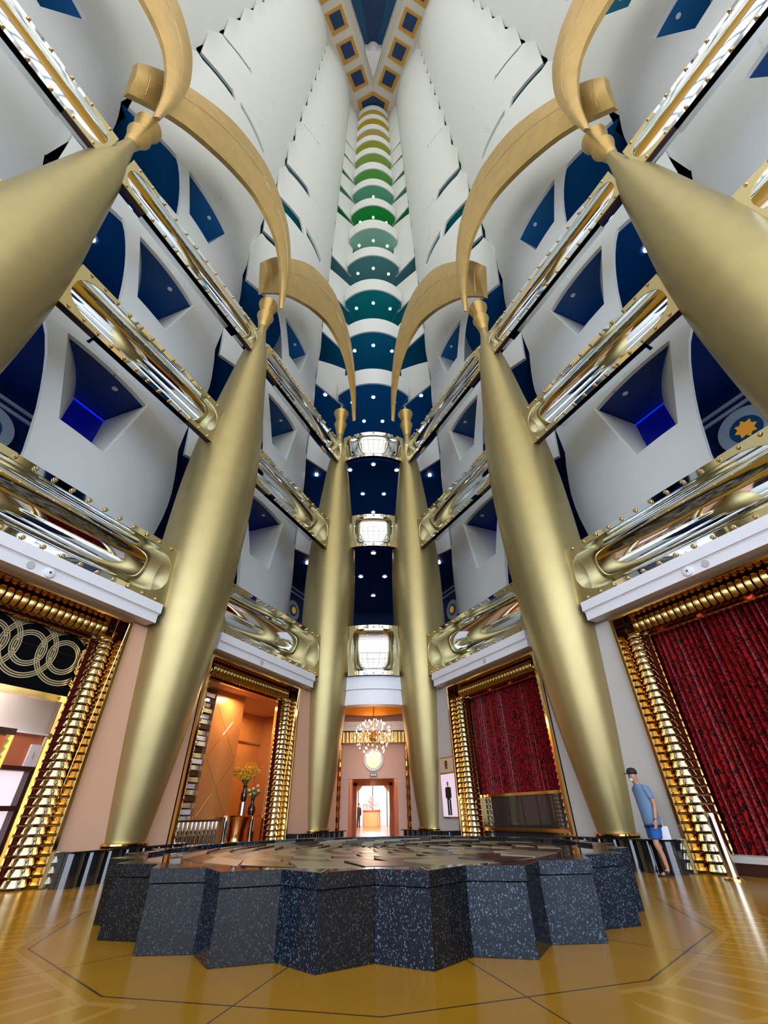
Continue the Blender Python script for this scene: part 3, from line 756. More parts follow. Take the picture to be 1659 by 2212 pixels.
# mirror strips with glinting blocks beside the pier
r = thing('mirror_block_wall', 'strip of stacked mirror blocks left of the orange marble pier', 'mirror', S(-2.2, 1.9, 0))
for i in range(22):
    z = .9+i*.16
    obj('mirror_block', MB().box(-3.53, -1.9, 1.65+.05*(i % 3), 1.9, z, z+.12, S), (mirror, darkwood, goldmir, whitebag)[(i*7) % 4], r)
r = thing('fluted_counter', 'low copper fluted counter with dark top at foot of mirror blocks', 'counter', S(-3.4, 1.5, 0))
obj('counter_top', MB().box(-4.3, -2.5, 1.2, 1.62, .88, .93, S), darkwood, r)
obj('counter_body', MB().box(-4.28, -2.52, 1.27, 1.6, 0, .88, S), copper, r)
for i in range(11): obj('flute', MB().lathe([(.02, .05), (.88, .05)], (S(-4.2+i*.165, 1.24, 0)[0], S(-4.2+i*.165, 1.24, 0)[1]), 12), mirror, r, smooth=True)
r = thing('console_table', 'copper console table with curved shiny legs holding two black vases', 'table', S(-5.5, 1.5, 0))
obj('table_top', MB().box(-6.6, -4.5, 1.25, 1.75, .98, 1.02, S), copper, r)
obj('table_drum', MB().lathe([(0, .36), (.3, .30), (.6, .28), (.98, .40)], S(-5.5, 1.55, 0)[:2], 28), copper, r, smooth=True)
for a in (-6.2, -4.9): obj('leg', MB().lathe([(0, .11), (.98, .13)], S(a, 1.5, 0)[:2], 16), mirror, r, smooth=True)
x, y, _ = S(-5.6, 1.5, 0)
r = thing('flower_vase', 'tall black vase on silver stand with a spray of yellow blossom branches', 'vase', (x, y, 1.02))
obj('stand', MB().lathe([(1.02, .12), (1.38, .12), (1.38, 0)], (x, y), 20), mirror, r, smooth=True)
obj('vase', MB().lathe([(1.38, .06), (1.45, .10), (1.62, .105), (1.72, .06), (1.82, .07), (1.85, .09)], (x, y), 20), vase_m, r, smooth=True)
mb = MB(); mf = MB()
for i in range(70):
    th = random.uniform(0, 2*pi); sp = random.uniform(.1, .85); h = random.uniform(.45, .75)*(1-.35*sp)
    e = (x+sp*cos(th)*.75, y+sp*sin(th)*.3, 1.85+h); mdp = (x+sp*cos(th)*.28, y+sp*sin(th)*.1, 1.85+h*.55)
    mb.tube([(x, y, 1.8), mdp, e], .006, 4)
    for j in range(12):
        t = random.uniform(.4, 1.05); px = [x+(e[0]-x)*t+random.uniform(-.04, .04), y+(e[1]-y)*t+random.uniform(-.04, .04), 1.85+h*t+random.uniform(-.04, .04)]
        q = random.uniform(.014, .026)
        mf.add([(px[0]+q, px[1], px[2]), (px[0], px[1]+q, px[2]), (px[0]-q, px[1], px[2]), (px[0], px[1]-q, px[2]), (px[0], px[1], px[2]+q), (px[0], px[1], px[2]-q)],
               [(0, 1, 4), (1, 2, 4), (2, 3, 4), (3, 0, 4), (1, 0, 5), (2, 1, 5), (3, 2, 5), (0, 3, 5)])
obj('branches', mb, stem_m, r); obj('blossom', mf, yellowf, r)
x, y, _ = S(-6.0, 1.42, 0)
r = thing('flower_vase', 'shorter round black vase with pale roses, right of tall yellow spray', 'vase', (x, y, 1.02))
obj('vase', MB().lathe([(1.02, .09), (1.1, .13), (1.22, .13), (1.32, .06), (1.42, .05), (1.5, .07)], (x, y), 20), vase_m, r, smooth=True)
ml = MB()
for i in range(14):
    a = 2*pi*i/14; ml.tube([(x, y, 1.45), (x+.12*cos(a), y+.08*sin(a), 1.6+.03*(i % 3)), (x+.26*cos(a), y+.14*sin(a), 1.62+.05*(i % 4))], [.02, .035, .006], 5)
obj('leaves', ml, stem_m, r)
for (dx, dz) in ((-.16, .18), (-.02, .22), (.12, .30), (.16, .16), (.02, .10), (-.1, .06)):
    obj('rose', MB().lathe([(1.5+dz, .0), (1.51+dz, .04), (1.55+dz, .055), (1.58+dz, .03), (1.585+dz, 0)], (x+dx, y-.06), 12), whitef, r, smooth=True)

# ------------------------------------------------------------------ vestibule and corridor on the axis
mb = MB(); mb.box(-9, -1.08, 22, 22.3, 0, 5.4); mb.box(1.06, 9, 22, 22.3, 0, 5.4); mb.box(-1.08, 1.06, 22, 22.3, 2.26, 5.4); struct('wall_back', mb, pinkwall)
mb = MB(); mb.quad((-4, 18.4, 4.75), (4, 18.4, 4.75), (4, 19.0, 4.75), (-4, 19.0, 4.75)); mb.quad((-4, 21.6, 4.75), (4, 21.6, 4.75), (4, 22.1, 4.75), (-4, 22.1, 4.75))
ca = [(1.55*cos(2*pi*i/40), 20.3+1.3*sin(2*pi*i/40)) for i in range(41)]
mb.grid([[(x, y, 4.75) for x, y in ca], [((4 if abs(cos(2*pi*i/40)) > .7 else 2.6)*(1 if cos(2*pi*i/40) > 0 else -1) if abs(cos(2*pi*i/40)) > .05 else 0, 20.3+1.4*(1 if sin(2*pi*i/40) > 0 else -1) if abs(sin(2*pi*i/40)) > .05 else 20.3, 4.75) for i in range(41)]])
struct('ceiling', mb, ceilpink)
mb = MB(); mb.grid([[(x, y, 4.72) for x, y in ca], [(x*1.02, y, 4.80) for x, y in ca], [(x, y, 5.1) for x, y in ca]]); mb.ngon([(x, y, 5.1) for x, y in ca[:-1]]); struct('ceiling', mb, orange, smooth=True)
# gold portal round the pink wall
r = thing('portal_frame', 'tall ribbed copper portal framing the pink wall behind the chandelier', 'door frame', (0, 21.6, 0))
for sx in (-1, 1):
    for i in range(3):
        obj('ribbed_post', MB().lathe([(z*.18, .085+.02*(z % 2)) for z in range(21)], (sx*(1.50+.16*i), 21.75), 14), copper, r, smooth=False)
obj('portal_header', MB().box(-1.95, 1.95, 21.65, 21.95, 3.62, 4.05), copper, r)
for i in range(24): obj('header_rib', MB().lathe([(3.62, .07), (4.05, .07)], (-1.85+i*.161, 21.65), 10), goldpol, r, smooth=True)
mb = MB(); mb.box(-3.2, 3.2, 21.55, 22, 4.1, 4.28); mb.box(-3.2, 3.2, 21.4, 22, 4.28, 4.45); struct('trim_%d' % tn, mb, trimw); tn += 1
# entrance corridor
mb = MB()
for sx in (-1, 1): mb.box(sx*1.25-.1, sx*1.25+.1, 22.3, 30, 0, 3.0); mb.box(sx*3.4-.2, sx*3.4+.2, 30, 57, 0, 5)
mb.box(-4, -1.15, 30, 30.3, 0, 5); mb.box(1.15, 4, 30, 30.3, 0, 5)
struct('wall_corridor', mb, pinkwall)
mb = MB(); mb.quad((-1.3, 22.3, 2.9), (1.3, 22.3, 2.9), (1.3, 30, 2.9), (-1.3, 30, 2.9)); mb.quad((-3.6, 30, 4.6), (3.6, 30, 4.6), (3.6, 57, 4.6), (-3.6, 57, 4.6)); struct('ceiling', mb, ceilpink)
r = thing('inner_door_frame', 'orange wooden inner door frame halfway down the entrance corridor', 'door frame', (0, 30, 0))
for sx in (-1, 1): obj('frame_post', MB().box(sx*1.05-.12, sx*1.05+.12, 29.7, 30.0, 0, 2.5), marble_o2, r)
obj('frame_header', MB().box(-1.3, 1.3, 29.7, 30, 2.35, 2.75), marble_o2, r)
for sx in (-1, 1): obj('bracket', MB().prism([(sx*.93, 29.65, 2.36), (sx*.6, 29.65, 2.36), (sx*.93, 29.65, 2.0)], (0, .2, 0)), copper, r)
for sx in (-1, 1): obj('brass_strip', MB().box(sx*.88-.015, sx*.88+.015, 27.9, 27.95, 0, 2.4), goldpol, r)
o = struct('window_1', MB().quad((-3.2, 57, 0), (3.2, 57, 0), (3.2, 57, 4.5), (-3.2, 57, 4.5)), daylight)
for x in (-1.6, 0, 1.6): obj('window_frame', MB().box(x-.05, x+.05, 56.9, 57, 0, 4.5), mull, o)
r = thing('floral_podium', 'yellow ribbed podium topped with white flowers at far end of entrance corridor', 'podium', (-.1, 50, 0))
obj('podium_body', MB().lathe([(0, .8), (1.15, .8)], (-.1, 50), 28), mat('cream_yellow_paint', (.75, .6, .22, 1), .5), r)
obj('podium_top', MB().lathe([(1.15, .86), (1.3, .86), (1.3, 0)], (-.1, 50), 28), terra, r)
for i in range(12): obj('rib', MB().lathe([(.02, .06), (1.13, .06)], (-.1+.8*cos(pi+pi*(i+.5)/12), 50+.8*sin(pi+pi*(i+.5)/12)), 8), cream, r)
mf = MB()
for i in range(110):
    a = random.uniform(0, 2*pi); q = random.uniform(0, .85); h = random.uniform(0, 1.1-q); c = (-.1+q*cos(a), 50+q*sin(a), 1.4+h)
    mf.add([(c[0]+.07, c[1], c[2]), (c[0], c[1]+.07, c[2]), (c[0]-.07, c[1], c[2]), (c[0], c[1]-.07, c[2]), (c[0], c[1], c[2]+.07), (c[0], c[1], c[2]-.07)], [(0, 1, 4), (1, 2, 4), (2, 3, 4), (3, 0, 4), (1, 0, 5), (2, 1, 5), (3, 2, 5), (0, 3, 5)])
obj('white_flowers', mf, whitebag, r)
# clock-like wall plaque and exit sign over the door
r = thing('round_plaque', 'round gold and white wall plaque below the chandelier', 'plaque', (0, 21.95, 3.0))
ci = lambda R, y, m=40: [(R*cos(2*pi*i/m), y, 2.98+R*sin(2*pi*i/m)) for i in range(m)]
obj('white_rim', MB().prism(ci(.44, 21.98), (0, -.06, 0)), trimw, r); obj('gold_disc', MB().prism(ci(.33, 21.92), (0, -.03, 0)), mat('lit_gold', (.8, .5, .15, 1), .2, .8), r)
mb = MB()
for i in range(10): mb.box(-.2+.0, .2, 21.86, 21.88, 2.80+i*.04, 2.815+i*.04)
obj('gold_emblem', mb, inlay, r)
r = thing('exit_sign', 'small green pictogram exit sign over the corridor door', 'sign', (0, 21.95, 2.36))
obj('sign_board', MB().box(-.15, .15, 21.93, 21.97, 2.33, 2.47), signm, r)
obj('pictograms', MB().box(-.11, -.04, 21.92, 21.93, 2.36, 2.44).box(-.02, .03, 21.92, 21.93, 2.36, 2.44).box(.05, .12, 21.92, 21.93, 2.36, 2.44), whitebag, r)
for sx in (-1, 1):
    r = thing('dome_camera', 'white dome camera under the rear cornice, %s of the chandelier' % ('left' if sx < 0 else 'right'), 'security camera', (sx*1.02, 18.75, 4.7), 'dome cameras')
    obj('mount', MB().lathe([(4.75, .07), (4.66, .07), (4.63, .05)], (sx*1.02, 18.75), 16), trimw, r, smooth=True)
    obj('dome', MB().lathe([(4.64, .05), (4.61, .045), (4.58, .02), (4.575, 0)], (sx*1.02, 18.75), 16), camd, r, smooth=True)

# chandelier
r = thing('chandelier', 'large glass and gold chandelier of looping arms with many lit bulbs', 'chandelier', (0, 20.3, 4.9))
obj('stem', MB().lathe([(5.1, .03), (3.9, .03)], (0, 20.3), 10), goldpol, r)
obj('hub', MB().lathe([(3.45, 0), (3.5, .12), (3.62, .2), (3.8, .16), (3.92, .06), (3.95, 0)], (0, 20.3), 24), goldpol, r, smooth=True)
bulb_me = MB().lathe([(-.0, .0), (.0, .028), (.035, .018), (.075, .004), (.08, 0)], seg=8).mesh('bulb', True); bulb_me.materials.append(bulb)
armm = mat('clear_glass_arm', (.85, .6, .4, 1), .15, .5)
nb = 96
for i in range(nb):
    t = (i+.5)/nb; ph = i*2.39996; zz = 1-2*t; rr = sqrt(1-zz*zz)
    R = .86*(.80+.2*random.random()); zc = 3.70+zz*.62; 
    if zz < -.2: R *= 1-.55*(-zz-.2)
    if zz < 0: zc -= .30*(-zz)
    p = (R*rr*cos(ph), 20.3+R*rr*sin(ph), zc)
    inst('bulb', bulb_me, p, r)
mb = MB()
for i in range(28):
    ph = 2*pi*i/28; zc = 3.75-.7*(i % 4)/4+.2; R = .72; c = Vector((R*cos(ph), 20.3+R*sin(ph), zc)); q = .20
    pts = [(c.x+q*cos(u)*cos(ph), c.y+q*cos(u)*sin(ph), c.z+q*sin(u)) for u in [2*pi*j/16 for j in range(14)]]
    mb.tube([(0, 20.3, 3.7)]+pts[7:], .006, 4); mb.tube(pts[:8], .006, 4)
obj('looping_arms', mb, armm, r)

# framed poster beside the rear right column
S = side(1)
def plq(x, y, w, h, n=-.03): return [S(x, n, y), S(x+w, n, y), S(x+w, n, y+h), S(x, n, y+h)]
r = thing('fashion_poster', 'tall lit poster of a figure in black suit beside the right rear column', 'poster', S(-6.5, -.05, .9))
obj('poster_frame', MB().box(-6.95, -6.03, -.06, -.02, .85, 2.62, S), goldpol, r)
obj('poster_sheet', MB().box(-6.92, -6.06, -.07, -.06, .88, 2.1, S), mat('lilac_poster_paper', (.72, .58, .70, 1), .4, emit=(1, .8, .95, 1), estr=.25), r)
obj('letter_panel', MB().box(-6.92, -6.06, -.07, -.06, 2.15, 2.58, S), cream, r)
fig = MB()
fig.box(-6.60, -6.40, -.082, -.072, 1.35, 1.72, S); fig.box(-6.60, -6.51, -.082, -.072, .92, 1.35, S); fig.box(-6.47, -6.38, -.082, -.072, .92, 1.35, S); fig.box(-6.67, -6.60, -.082, -.072, 1.4, 1.7, S); fig.box(-6.40, -6.33, -.082, -.072, 1.4, 1.7, S)
obj('printed_suit', fig, blackc, r)
hd = [S(-6.5+.055*cos(2*pi*i/16), -.075, 1.81+.07*sin(2*pi*i/16)) for i in range(16)]
obj('printed_head', MB().prism(hd, (-NX*.008, -NY*.008, 0)), terra, r)
lt = MB(); lt.box(-6.56, -6.52, -.085, -.07, 2.25, 2.5, S); lt.box(-6.52, -6.44, -.085, -.07, 2.46, 2.5, S); lt.box(-6.52, -6.44, -.085, -.07, 2.36, 2.4, S); lt.box(-6.46, -6.42, -.085, -.07, 2.38, 2.49, S)
lt.prism([S(-6.50, -.085, 2.37), S(-6.46, -.085, 2.37), S(-6.41, -.085, 2.25), S(-6.45, -.085, 2.25)], (NX*.01, NY*.01, 0))
obj('printed_letter', lt, bronze_dark, r)

# brass post by the right curtain
x, y = 5.95, 9.1
x, y, _ = side(1)(2.35, -.32, 0)
r = thing('brass_post', 'short polished brass post standing before the large red curtain', 'bollard', (x, y, 0))
obj('post_body', MB().lathe([(0, .10), (.03, .10), (.04, .085), (.86, .085), (.90, .09), (.92, .085), (.92, 0)], (x, y), 28), goldmir, r, smooth=True)
obj('post_foot', MB().lathe([(0, .16), (.02, .16), (.03, .10)], (x, y), 28), goldpol, r, smooth=True)

# ------------------------------------------------------------------ fountain
FC = (-.04, 8.2); NP = 24; RO, RI = 3.53, 3.24; FT = .60
def fv(i, ro, ri, z):      # 48 vertices, alternately out and in
    th = -pi/2+(2*pi/48)*(i)+2*pi/48
    q = ro if i % 2 == 0 else ri
    return (FC[0]+q*cos(th), FC[1]+q*sin(th), z)
r = thing('star_fountain', 'dark speckled granite star-shaped fountain basin in the middle of floor', 'fountain', (FC[0], FC[1], 0))
for i in range(48):
    a, b = i, (i+1) % 48
    mb = MB(); mb.prism([fv(a, RO, RI, 0), fv(b, RO, RI, 0), fv(b, RO-.35, RI-.3, 0), fv(a, RO-.35, RI-.3, 0)], (0, 0, FT-.115))
    obj('granite_panel', mb, granite if i % 2 else granite_b, r, bevel=.004)
for i in range(48):
    a, b = i, (i+1) % 48
    mb = MB(); mb.prism([fv(a, RO+.015, RI+.015, FT-.11), fv(b, RO+.015, RI+.015, FT-.11), fv(b, RO-.30, RI-.10, FT-.11), fv(a, RO-.30, RI-.10, FT-.11)], (0, 0, .11))
    obj('coping_stone', mb, granite if i % 2 else granite_b, r, bevel=.004)
obj('water', MB().disc(FC, 3.16, FT-.035, 72), water, r)
# low petal-scaled mosaic dome inside the water
mb = MB(); md = MB()
for j in range(8):
    r0, r1 = .25+j*.31, .25+(j+1)*.31; nseg = 18+2*(j//2)
    for i in range(nseg):
        t0 = 2*pi*(i+.5*(j % 2))/nseg; t2 = t0+2*pi/nseg*.94; sk_ = .10
        g = mb if (i+j) % 2 else md
        z0 = FT-.038
        P4 = [(FC[0]+q*cos(t), FC[1]+q*sin(t), z) for q, t, z in ((r0, t0, z0+.038), (r1-.02, t0+sk_, z0+.012), (r1-.02, t2+sk_, z0+.006), (r0, t2, z0+.026))]
        g.prism(P4, (0, 0, -.02))
obj('pale_scale_stones', mb, mat('pale_scale_stone', (.20, .155, .095, 1), .3, spec=.3), r); obj('dark_scale_stones', md, mat('dark_scale_stone', (.03, .02, .013, 1), .25, spec=.4), r)

# ------------------------------------------------------------------ people
def skinned(name, verts, edges, rad, m, parent, sub=2, root=0):
    me = bpy.data.meshes.new(name); off = root_of(parent)
    me.from_pydata([tuple(Vector(v)) for v in verts], edges, []); me.materials.append(m)
    o = bpy.data.objects.new(name, me); link(o, parent)
    sk = o.modifiers.new('skin', 'SKIN'); sk.use_smooth_shade = True
    if not me.skin_vertices: pass
    for i, q in enumerate(rad):
        sv = me.skin_vertices[0].data[i]; sv.radius = q if isinstance(q, tuple) else (q, q); sv.use_root = (i == root)
    ss = o.modifiers.new('sub', 'SUBSURF'); ss.levels = sub; ss.render_levels = sub
    return o
def chain(V, E, R, start, pts):
    idx = start
    for p, q in pts:
        V.append(p); R.append(q)
        if idx is not None: E.append((idx, len(V)-1))
        idx = len(V)-1
    return idx
# local person frame: +x = facing, +y = person's left, z up
def body(parent, m_skin, stance):
    V, E, R = [(0, 0, .95)], [], [(.10, .12)]
    sp = chain(V, E, R, 0, [((.01, 0, 1.10), (.10, .11)), ((.01, 0, 1.28), (.11, .12)), ((.03, 0, 1.42), (.09, .10)), ((.075, 0, 1.52), .062), ((.10, 0, 1.57), .066), ((.125, 0, 1.64), (.098, .086)), ((.13, 0, 1.72), (.10, .088)), ((.125, 0, 1.765), (.066, .06))])
    for sd, (kn, an, to), (el, wr) in stance:
        hip = chain(V, E, R, 0, [((.0, sd*.09, .88), .085), (kn, .058), (((kn[0]+an[0])/2-.02, (kn[1]+an[1])/2, (kn[2]+an[2])/2+.05), .052), (an, .036), (((an[0]+to[0])/2, (an[1]+to[1])/2, .045), (.034, .04)), (to, (.022, .036))])
        sh = chain(V, E, R, 3, [((.03, sd*.15, 1.40), .052), ((el[0]*.5+.01, el[1]-sd*.01, 1.30), .052), (el, .046), (((el[0]+wr[0])/2, (el[1]+wr[1])/2, (el[2]+wr[2])/2), .037), (wr, .026), ((wr[0]+.015, wr[1], wr[2]-.05), (.016, .036))])
        d = -.045
        for k, (dx, ln) in enumerate([(-.027, .065), (-.009, .08), (.010, .085), (.028, .075)]):
            b = V[sh]; chain(V, E, R, sh, [((b[0]+dx+.01, b[1], b[2]-.04), .0095), ((b[0]+dx+.02, b[1]-sd*.01, b[2]-.04-ln*.5), .0085), ((b[0]+dx+.035, b[1]-sd*.02, b[2]-.04-ln*.9), .007)])
        b = V[sh]; chain(V, E, R, sh, [((b[0]+.035, b[1]-sd*.01, b[2]+.0), .011), ((b[0]+.052, b[1]-sd*.015, b[2]-.035), .009)])
    return skinned('body', V, E, R, m_skin, parent)
def person(loc, ang, label, sc, kind):
    r = thing('person', label, 'person', loc); r.rotation_euler = (0, 0, ang); r.scale = (sc, sc, sc)
    if kind == 'man':
        st = [(1, ((.12, .09, .50), (.02, .08, .09), (.20, .09, .03)), ((-.02, .235, 1.15), (.07, .245, .90))),
              (-1, ((-.02, -.09, .50), (-.30, -.09, .12), (-.13, -.10, .03)), ((-.04, -.22, 1.15), (-.05, -.23, .90)))]
    else:
        st = [(1, ((.03, .10, .50), (.02, .12, .09), (.16, .13, .03)), ((-.02, .25, 1.17), (.10, .20, .98))),
              (-1, ((.0, -.10, .50), (-.02, -.12, .09), (.12, -.13, .03)), ((-.03, -.24, 1.15), (.02, -.25, .90)))]
    body(r, skin, st)
    top = shirt_m if kind == 'man' else blackc; low = shorts_m if kind == 'man' else blackc
    def loft(name, strips, m):
        mb = MB()
        for st_ in strips:
            rows = []
            for (c, rx, ry) in st_: rows.append([(c[0]+rx*cos(2*pi*i/20), c[1]+ry*sin(2*pi*i/20), c[2]) for i in range(21)])
            mb.grid(rows); mb.ngon(rows[0][:-1]); mb.ngon(rows[-1][:-1])
        me = mb.mesh(name, True); me.materials.append(m); o = bpy.data.objects.new(name, me); link(o, r)
        ss = o.modifiers.new('sub', 'SUBSURF'); ss.levels = 1; ss.render_levels = 1
        return o
    zb_ = .80 if kind == 'man' else .84
    tors = [((0, 0, zb_), .145, .195), ((.0, 0, zb_+.01), .148, .20), ((.0, 0, .98), .150, .195), ((.01, 0, 1.12), .152, .190), ((.01, 0, 1.27), .16, .205), ((.015, 0, 1.38), .150, .215), ((.03, 0, 1.46), .125, .190), ((.05, 0, 1.51), .09, .12), ((.06, 0, 1.52), .066, .075), ((.06, 0, 1.525), .06, .07)]
    strips = [tors]
    for sd in (1, -1):
        el = st[0][2][0] if sd == 1 else st[1][2][0]; wr = st[0][2][1] if sd == 1 else st[1][2][1]
        sh_ = (.02, sd*.185, 1.43)
        en = .62 if kind == 'man' else 1.0
        mid = [sh_[u]+(el[u]-sh_[u])*en for u in range(3)]
        q = [((sh_[0]+.01, sd*.13, 1.485), .05, .05), ((sh_[0], sd*.155, 1.475), .075, .065), (sh_, .086, .076), (mid, .066, .062), ((mid[0], mid[1], mid[2]-.01), .064, .060)]
        if kind != 'man': q += [(wr, .045, .042), ((wr[0], wr[1], wr[2]-.01), .044, .04)]
        strips.append(q)
    loft('shirt' if kind == 'man' else 'jacket', strips, top)
    lg = [[((0, 0, .96), .135, .175), ((0, 0, .90), .140, .185), ((0, 0, .82), .140, .190), ((.0, 0, .76), .125, .180), ((.0, 0, .74), .08, .14)]]
    for sd in (1, -1):
        kn, an, to = st[0][1] if sd == 1 else st[1][1]
        if kind == 'man': lg.append([((.0, sd*.085, .82), .115, .10), ((kn[0]*.35, sd*.095, .70), .118, .105), ((kn[0]*.6, sd*.097, .585), .115, .105), ((kn[0]*.6, sd*.097, .575), .112, .10)])
        else: lg.append([((.0, sd*.09, .84), .11, .10), (kn, .08, .078), ((an[0], an[1], .09), .065, .062), ((an[0], an[1], .06), .064, .06)])
    loft('shorts' if kind == 'man' else 'trousers', lg, low)
    def lobj(name, mb, m, **k):
        me = mb.mesh(name, True); me.materials.append(m); o = bpy.data.objects.new(name, me); link(o, r); return o
    # face parts
    hx, hz = .125, 1.70
    mb = MB(); mb.lathe([(0, .0), (.004, .012), (.02, .009), (.045, .003), (.05, 0)], seg=8); 
    me = mb.mesh('nose', True); me.materials.append(skin); o = bpy.data.objects.new('nose', me); link(o, r); o.location = (hx+.088, 0, hz-.025); o.rotation_euler = (0, .25, 0)
    for sd in (1, -1):
        me = MB().lathe([(-.03, 0), (-.02, .012), (0, .016), (.02, .012), (.03, 0)], seg=10).mesh('ear', True); me.materials.append(skin)
        o = bpy.data.objects.new('ear', me); link(o, r); o.location = (hx-.01, sd*.083, hz-.01)
        me = MB().lathe([(-.008, 0), (-.004, .007), (.004, .007), (.008, 0)], seg=8).mesh('eye', True); me.materials.append(blackc)
        o = bpy.data.objects.new('eye', me); link(o, r); o.location = (hx+.082, sd*.03, hz+.01)
    lobj('mouth', MB().box(hx+.078, hx+.088, -.022, .022, hz-.062, hz-.055), terra)
    if kind == 'man':
        mb = MB(); mb.lathe([(1.70, .098), (1.74, .106), (1.78, .098), (1.815, .066), (1.83, 0)], (hx-.01, 0), 24); 
        mb.grid([[(hx+.06+.05*0+q*cos(t)*1.0, q*sin(t)*.9, 1.722-.25*(q-.08)) for t in [-1.1+2.2*i/12 for i in range(13)]] for q in (.05, .09, .13)])
        cp = lobj('cap', mb, blackc); cp.modifiers.new('s', 'SOLIDIFY').thickness = .006
        lobj('face_mask', MB().lathe([(1.575, .035), (1.60, .045), (1.63, .042)], (hx+.045, 0), 16, pi, -pi/2), maskm)
        lobj('waistband', MB().lathe([(.765, .150), (.80, .152)], (0, 0), 24), shorts_n).scale = (.98, 1.28, 1)
        kn, an, to = st[0][1]
        for q in (0, 1):
            kn, an, to = st[q][1]
            lobj('sandal', MB().box(an[0]-.05, to[0]+.05, an[1]-.05, an[1]+.055, 0, .022).box(an[0]+.05, an[0]+.12, an[1]-.05, an[1]+.05, .022, .085), blackc)
        wr = st[0][2][1]
        lobj('wristband', MB().lathe([(wr[2]+.0, .034), (wr[2]+.02, .036)], (wr[0], wr[1]), 14), mat('cork_band', (.25, .12, .06, 1), .6))
    else:
        lobj('hair', MB().lathe([(1.71, .092), (1.76, .094), (1.80, .07), (1.82, 0)], (hx-.02, 0), 20), blackc)
        for q in (0, 1):
            kn, an, to = st[q][1]; lobj('shoe', MB().box(an[0]-.06, to[0]+.05, an[1]-.045, an[1]+.05, 0, .08), blackc)
    return r
person((5.33, 9.98, 0), pi+.12, 'man in black cap, blue T-shirt and royal blue shorts walking beside gold column', .925, 'man')
person((-1.32, 48, 0), 1.3, 'person in a dark suit standing far down the bright entrance corridor', 1.0, 'guard')
r = thing('carrier_bag', 'white paper carrier bag hanging beside the walking man', 'bag', (5.55, 10.11, .34))
obj('bag_body', MB().box(5.45, 5.66, 10.06, 10.16, .34, .72), whitebag, r, bevel=.01)
obj('bag_handle', MB().tube([(5.49, 10.11, .72), (5.49, 10.11, .80), (5.51, 10.09, .84), (5.60, 10.11, .80), (5.61, 10.11, .72)], .005, 6), whitebag, r)

# ------------------------------------------------------------------ atrium ceiling
CZ = 111.5
Vo = [(0, 18.37), (5.0, 7.83), (8.55, 0)]
mb = MB()
for s in (-1, 1):
    mb.ngon([(0, 18.37, CZ), (s*5.0, 7.83, CZ), (s*12, -7, CZ), (s*24, -7, CZ), (s*24, 32, CZ), (0, 32, CZ)])
    mb.quad((0, 18.37, CZ), (s*12, -7, CZ), (s*11.0, -7, CZ-.5), (0, 17.0, CZ-.5))   # bevelled rib
    mb.quad((0, 17.0, CZ-.5), (s*11, -7, CZ-.5), (s*11, -7, CZ+7), (0, 17, CZ+7))
struct('ceiling', mb, ceilw)
mb = MB(); mb.quad((-12, -8, CZ+7), (12, -8, CZ+7), (12, 20, CZ+7), (-12, 20, CZ+7)); struct('ceiling', mb, blue2)
mb = MB(); mb.tri((0, 15.0, CZ+6.8), (-7, -7, CZ+6.8), (7, -7, CZ+6.8)); struct('ceiling', mb, navy)
r = thing('ceiling_cone', 'white rounded cone at the point of the blue ceiling slot', 'ceiling ornament', (0, 13.8, CZ))
obj('cone_body', MB().lathe([(CZ-.2, .2), (CZ+1.5, 1.0), (CZ+5, 1.15), (CZ+5.3, 1.3), (CZ+6.9, 1.3)], (0, 14.4), 32), trimw, r, smooth=True)
obj('cone_web', MB().prism([(0, 16.95, CZ-.3), (-1.5, 13.5, CZ-.3), (1.5, 13.5, CZ-.3)], (0, 0, 6.9)), trimw, r)
def coffer(outer, inner, lab):
    cx = sum(p[0] for p in outer)/len(outer); cy = sum(p[1] for p in outer)/len(outer)
    r = thing('ceiling_coffer', lab, 'ceiling coffer', (cx, cy, CZ), 'orange and navy ceiling coffers')
    obj('orange_border', MB().prism([(x, y, CZ-.02) for x, y in outer], (0, 0, -.10)), cofor, r)
    obj('navy_panel', MB().prism([(x, y, CZ-.12) for x, y in inner], (0, 0, -.05)), navy, r)
for s in (-1, 1):
    c0 = [(2.03, 15.22), (.87, 17.68), (3.64, 18.84), (4.9, 16.4)]; i0 = [(2.29, 15.78), (1.53, 17.47), (3.35, 18.15), (4.2, 16.5)]
    for j in range(5):
        dx, dy = 1.69*j, -3.47*j
        sh = lambda Pq: [(s*(x+dx), y+dy) for x, y in Pq]
        coffer(sh(c0), sh(i0), '%s orange bordered navy square coffer from the rear, %s row of ceiling' % (ORD[j], SN[s]))
coffer([(0, 18.65), (-3.05, 20.0), (-2.14, 22.5), (2.14, 22.5), (3.05, 20.0)], [(0, 19.2), (-2.25, 20.2), (-1.6, 22.3), (1.6, 22.3), (2.25, 20.2)], 'five-sided orange bordered navy coffer over the rear balcony stack')

# ------------------------------------------------------------------ glazed wall behind the camera
o = struct('window_2', MB().box(-18, 18, -9.2, -9.0, 0, .3), mull)
for i in range(19):
    x = -18+2*i; obj('mullion', MB().box(x-.09, x+.09, -9.2, -9.0, 0, 14), mull, o)
for z in (2.6, 5.4, 9, 14): obj('transom', MB().box(-18, 18, -9.2, -9.0, z-.1, z+.1), mull, o)
o = struct('window_3', MB().box(-18, 18, -9.4, -9.1, 14, 14.6), membrane)
for i in range(12): obj('truss_band', MB().box(-18, 18, -9.6, -9.2, 22+8*i, 22.7+8*i), membrane, o)
for x in (-12, -6, 0, 6, 12): obj('truss_post', MB().box(x-.2, x+.2, -9.6, -9.2, 14, 111), membrane, o)

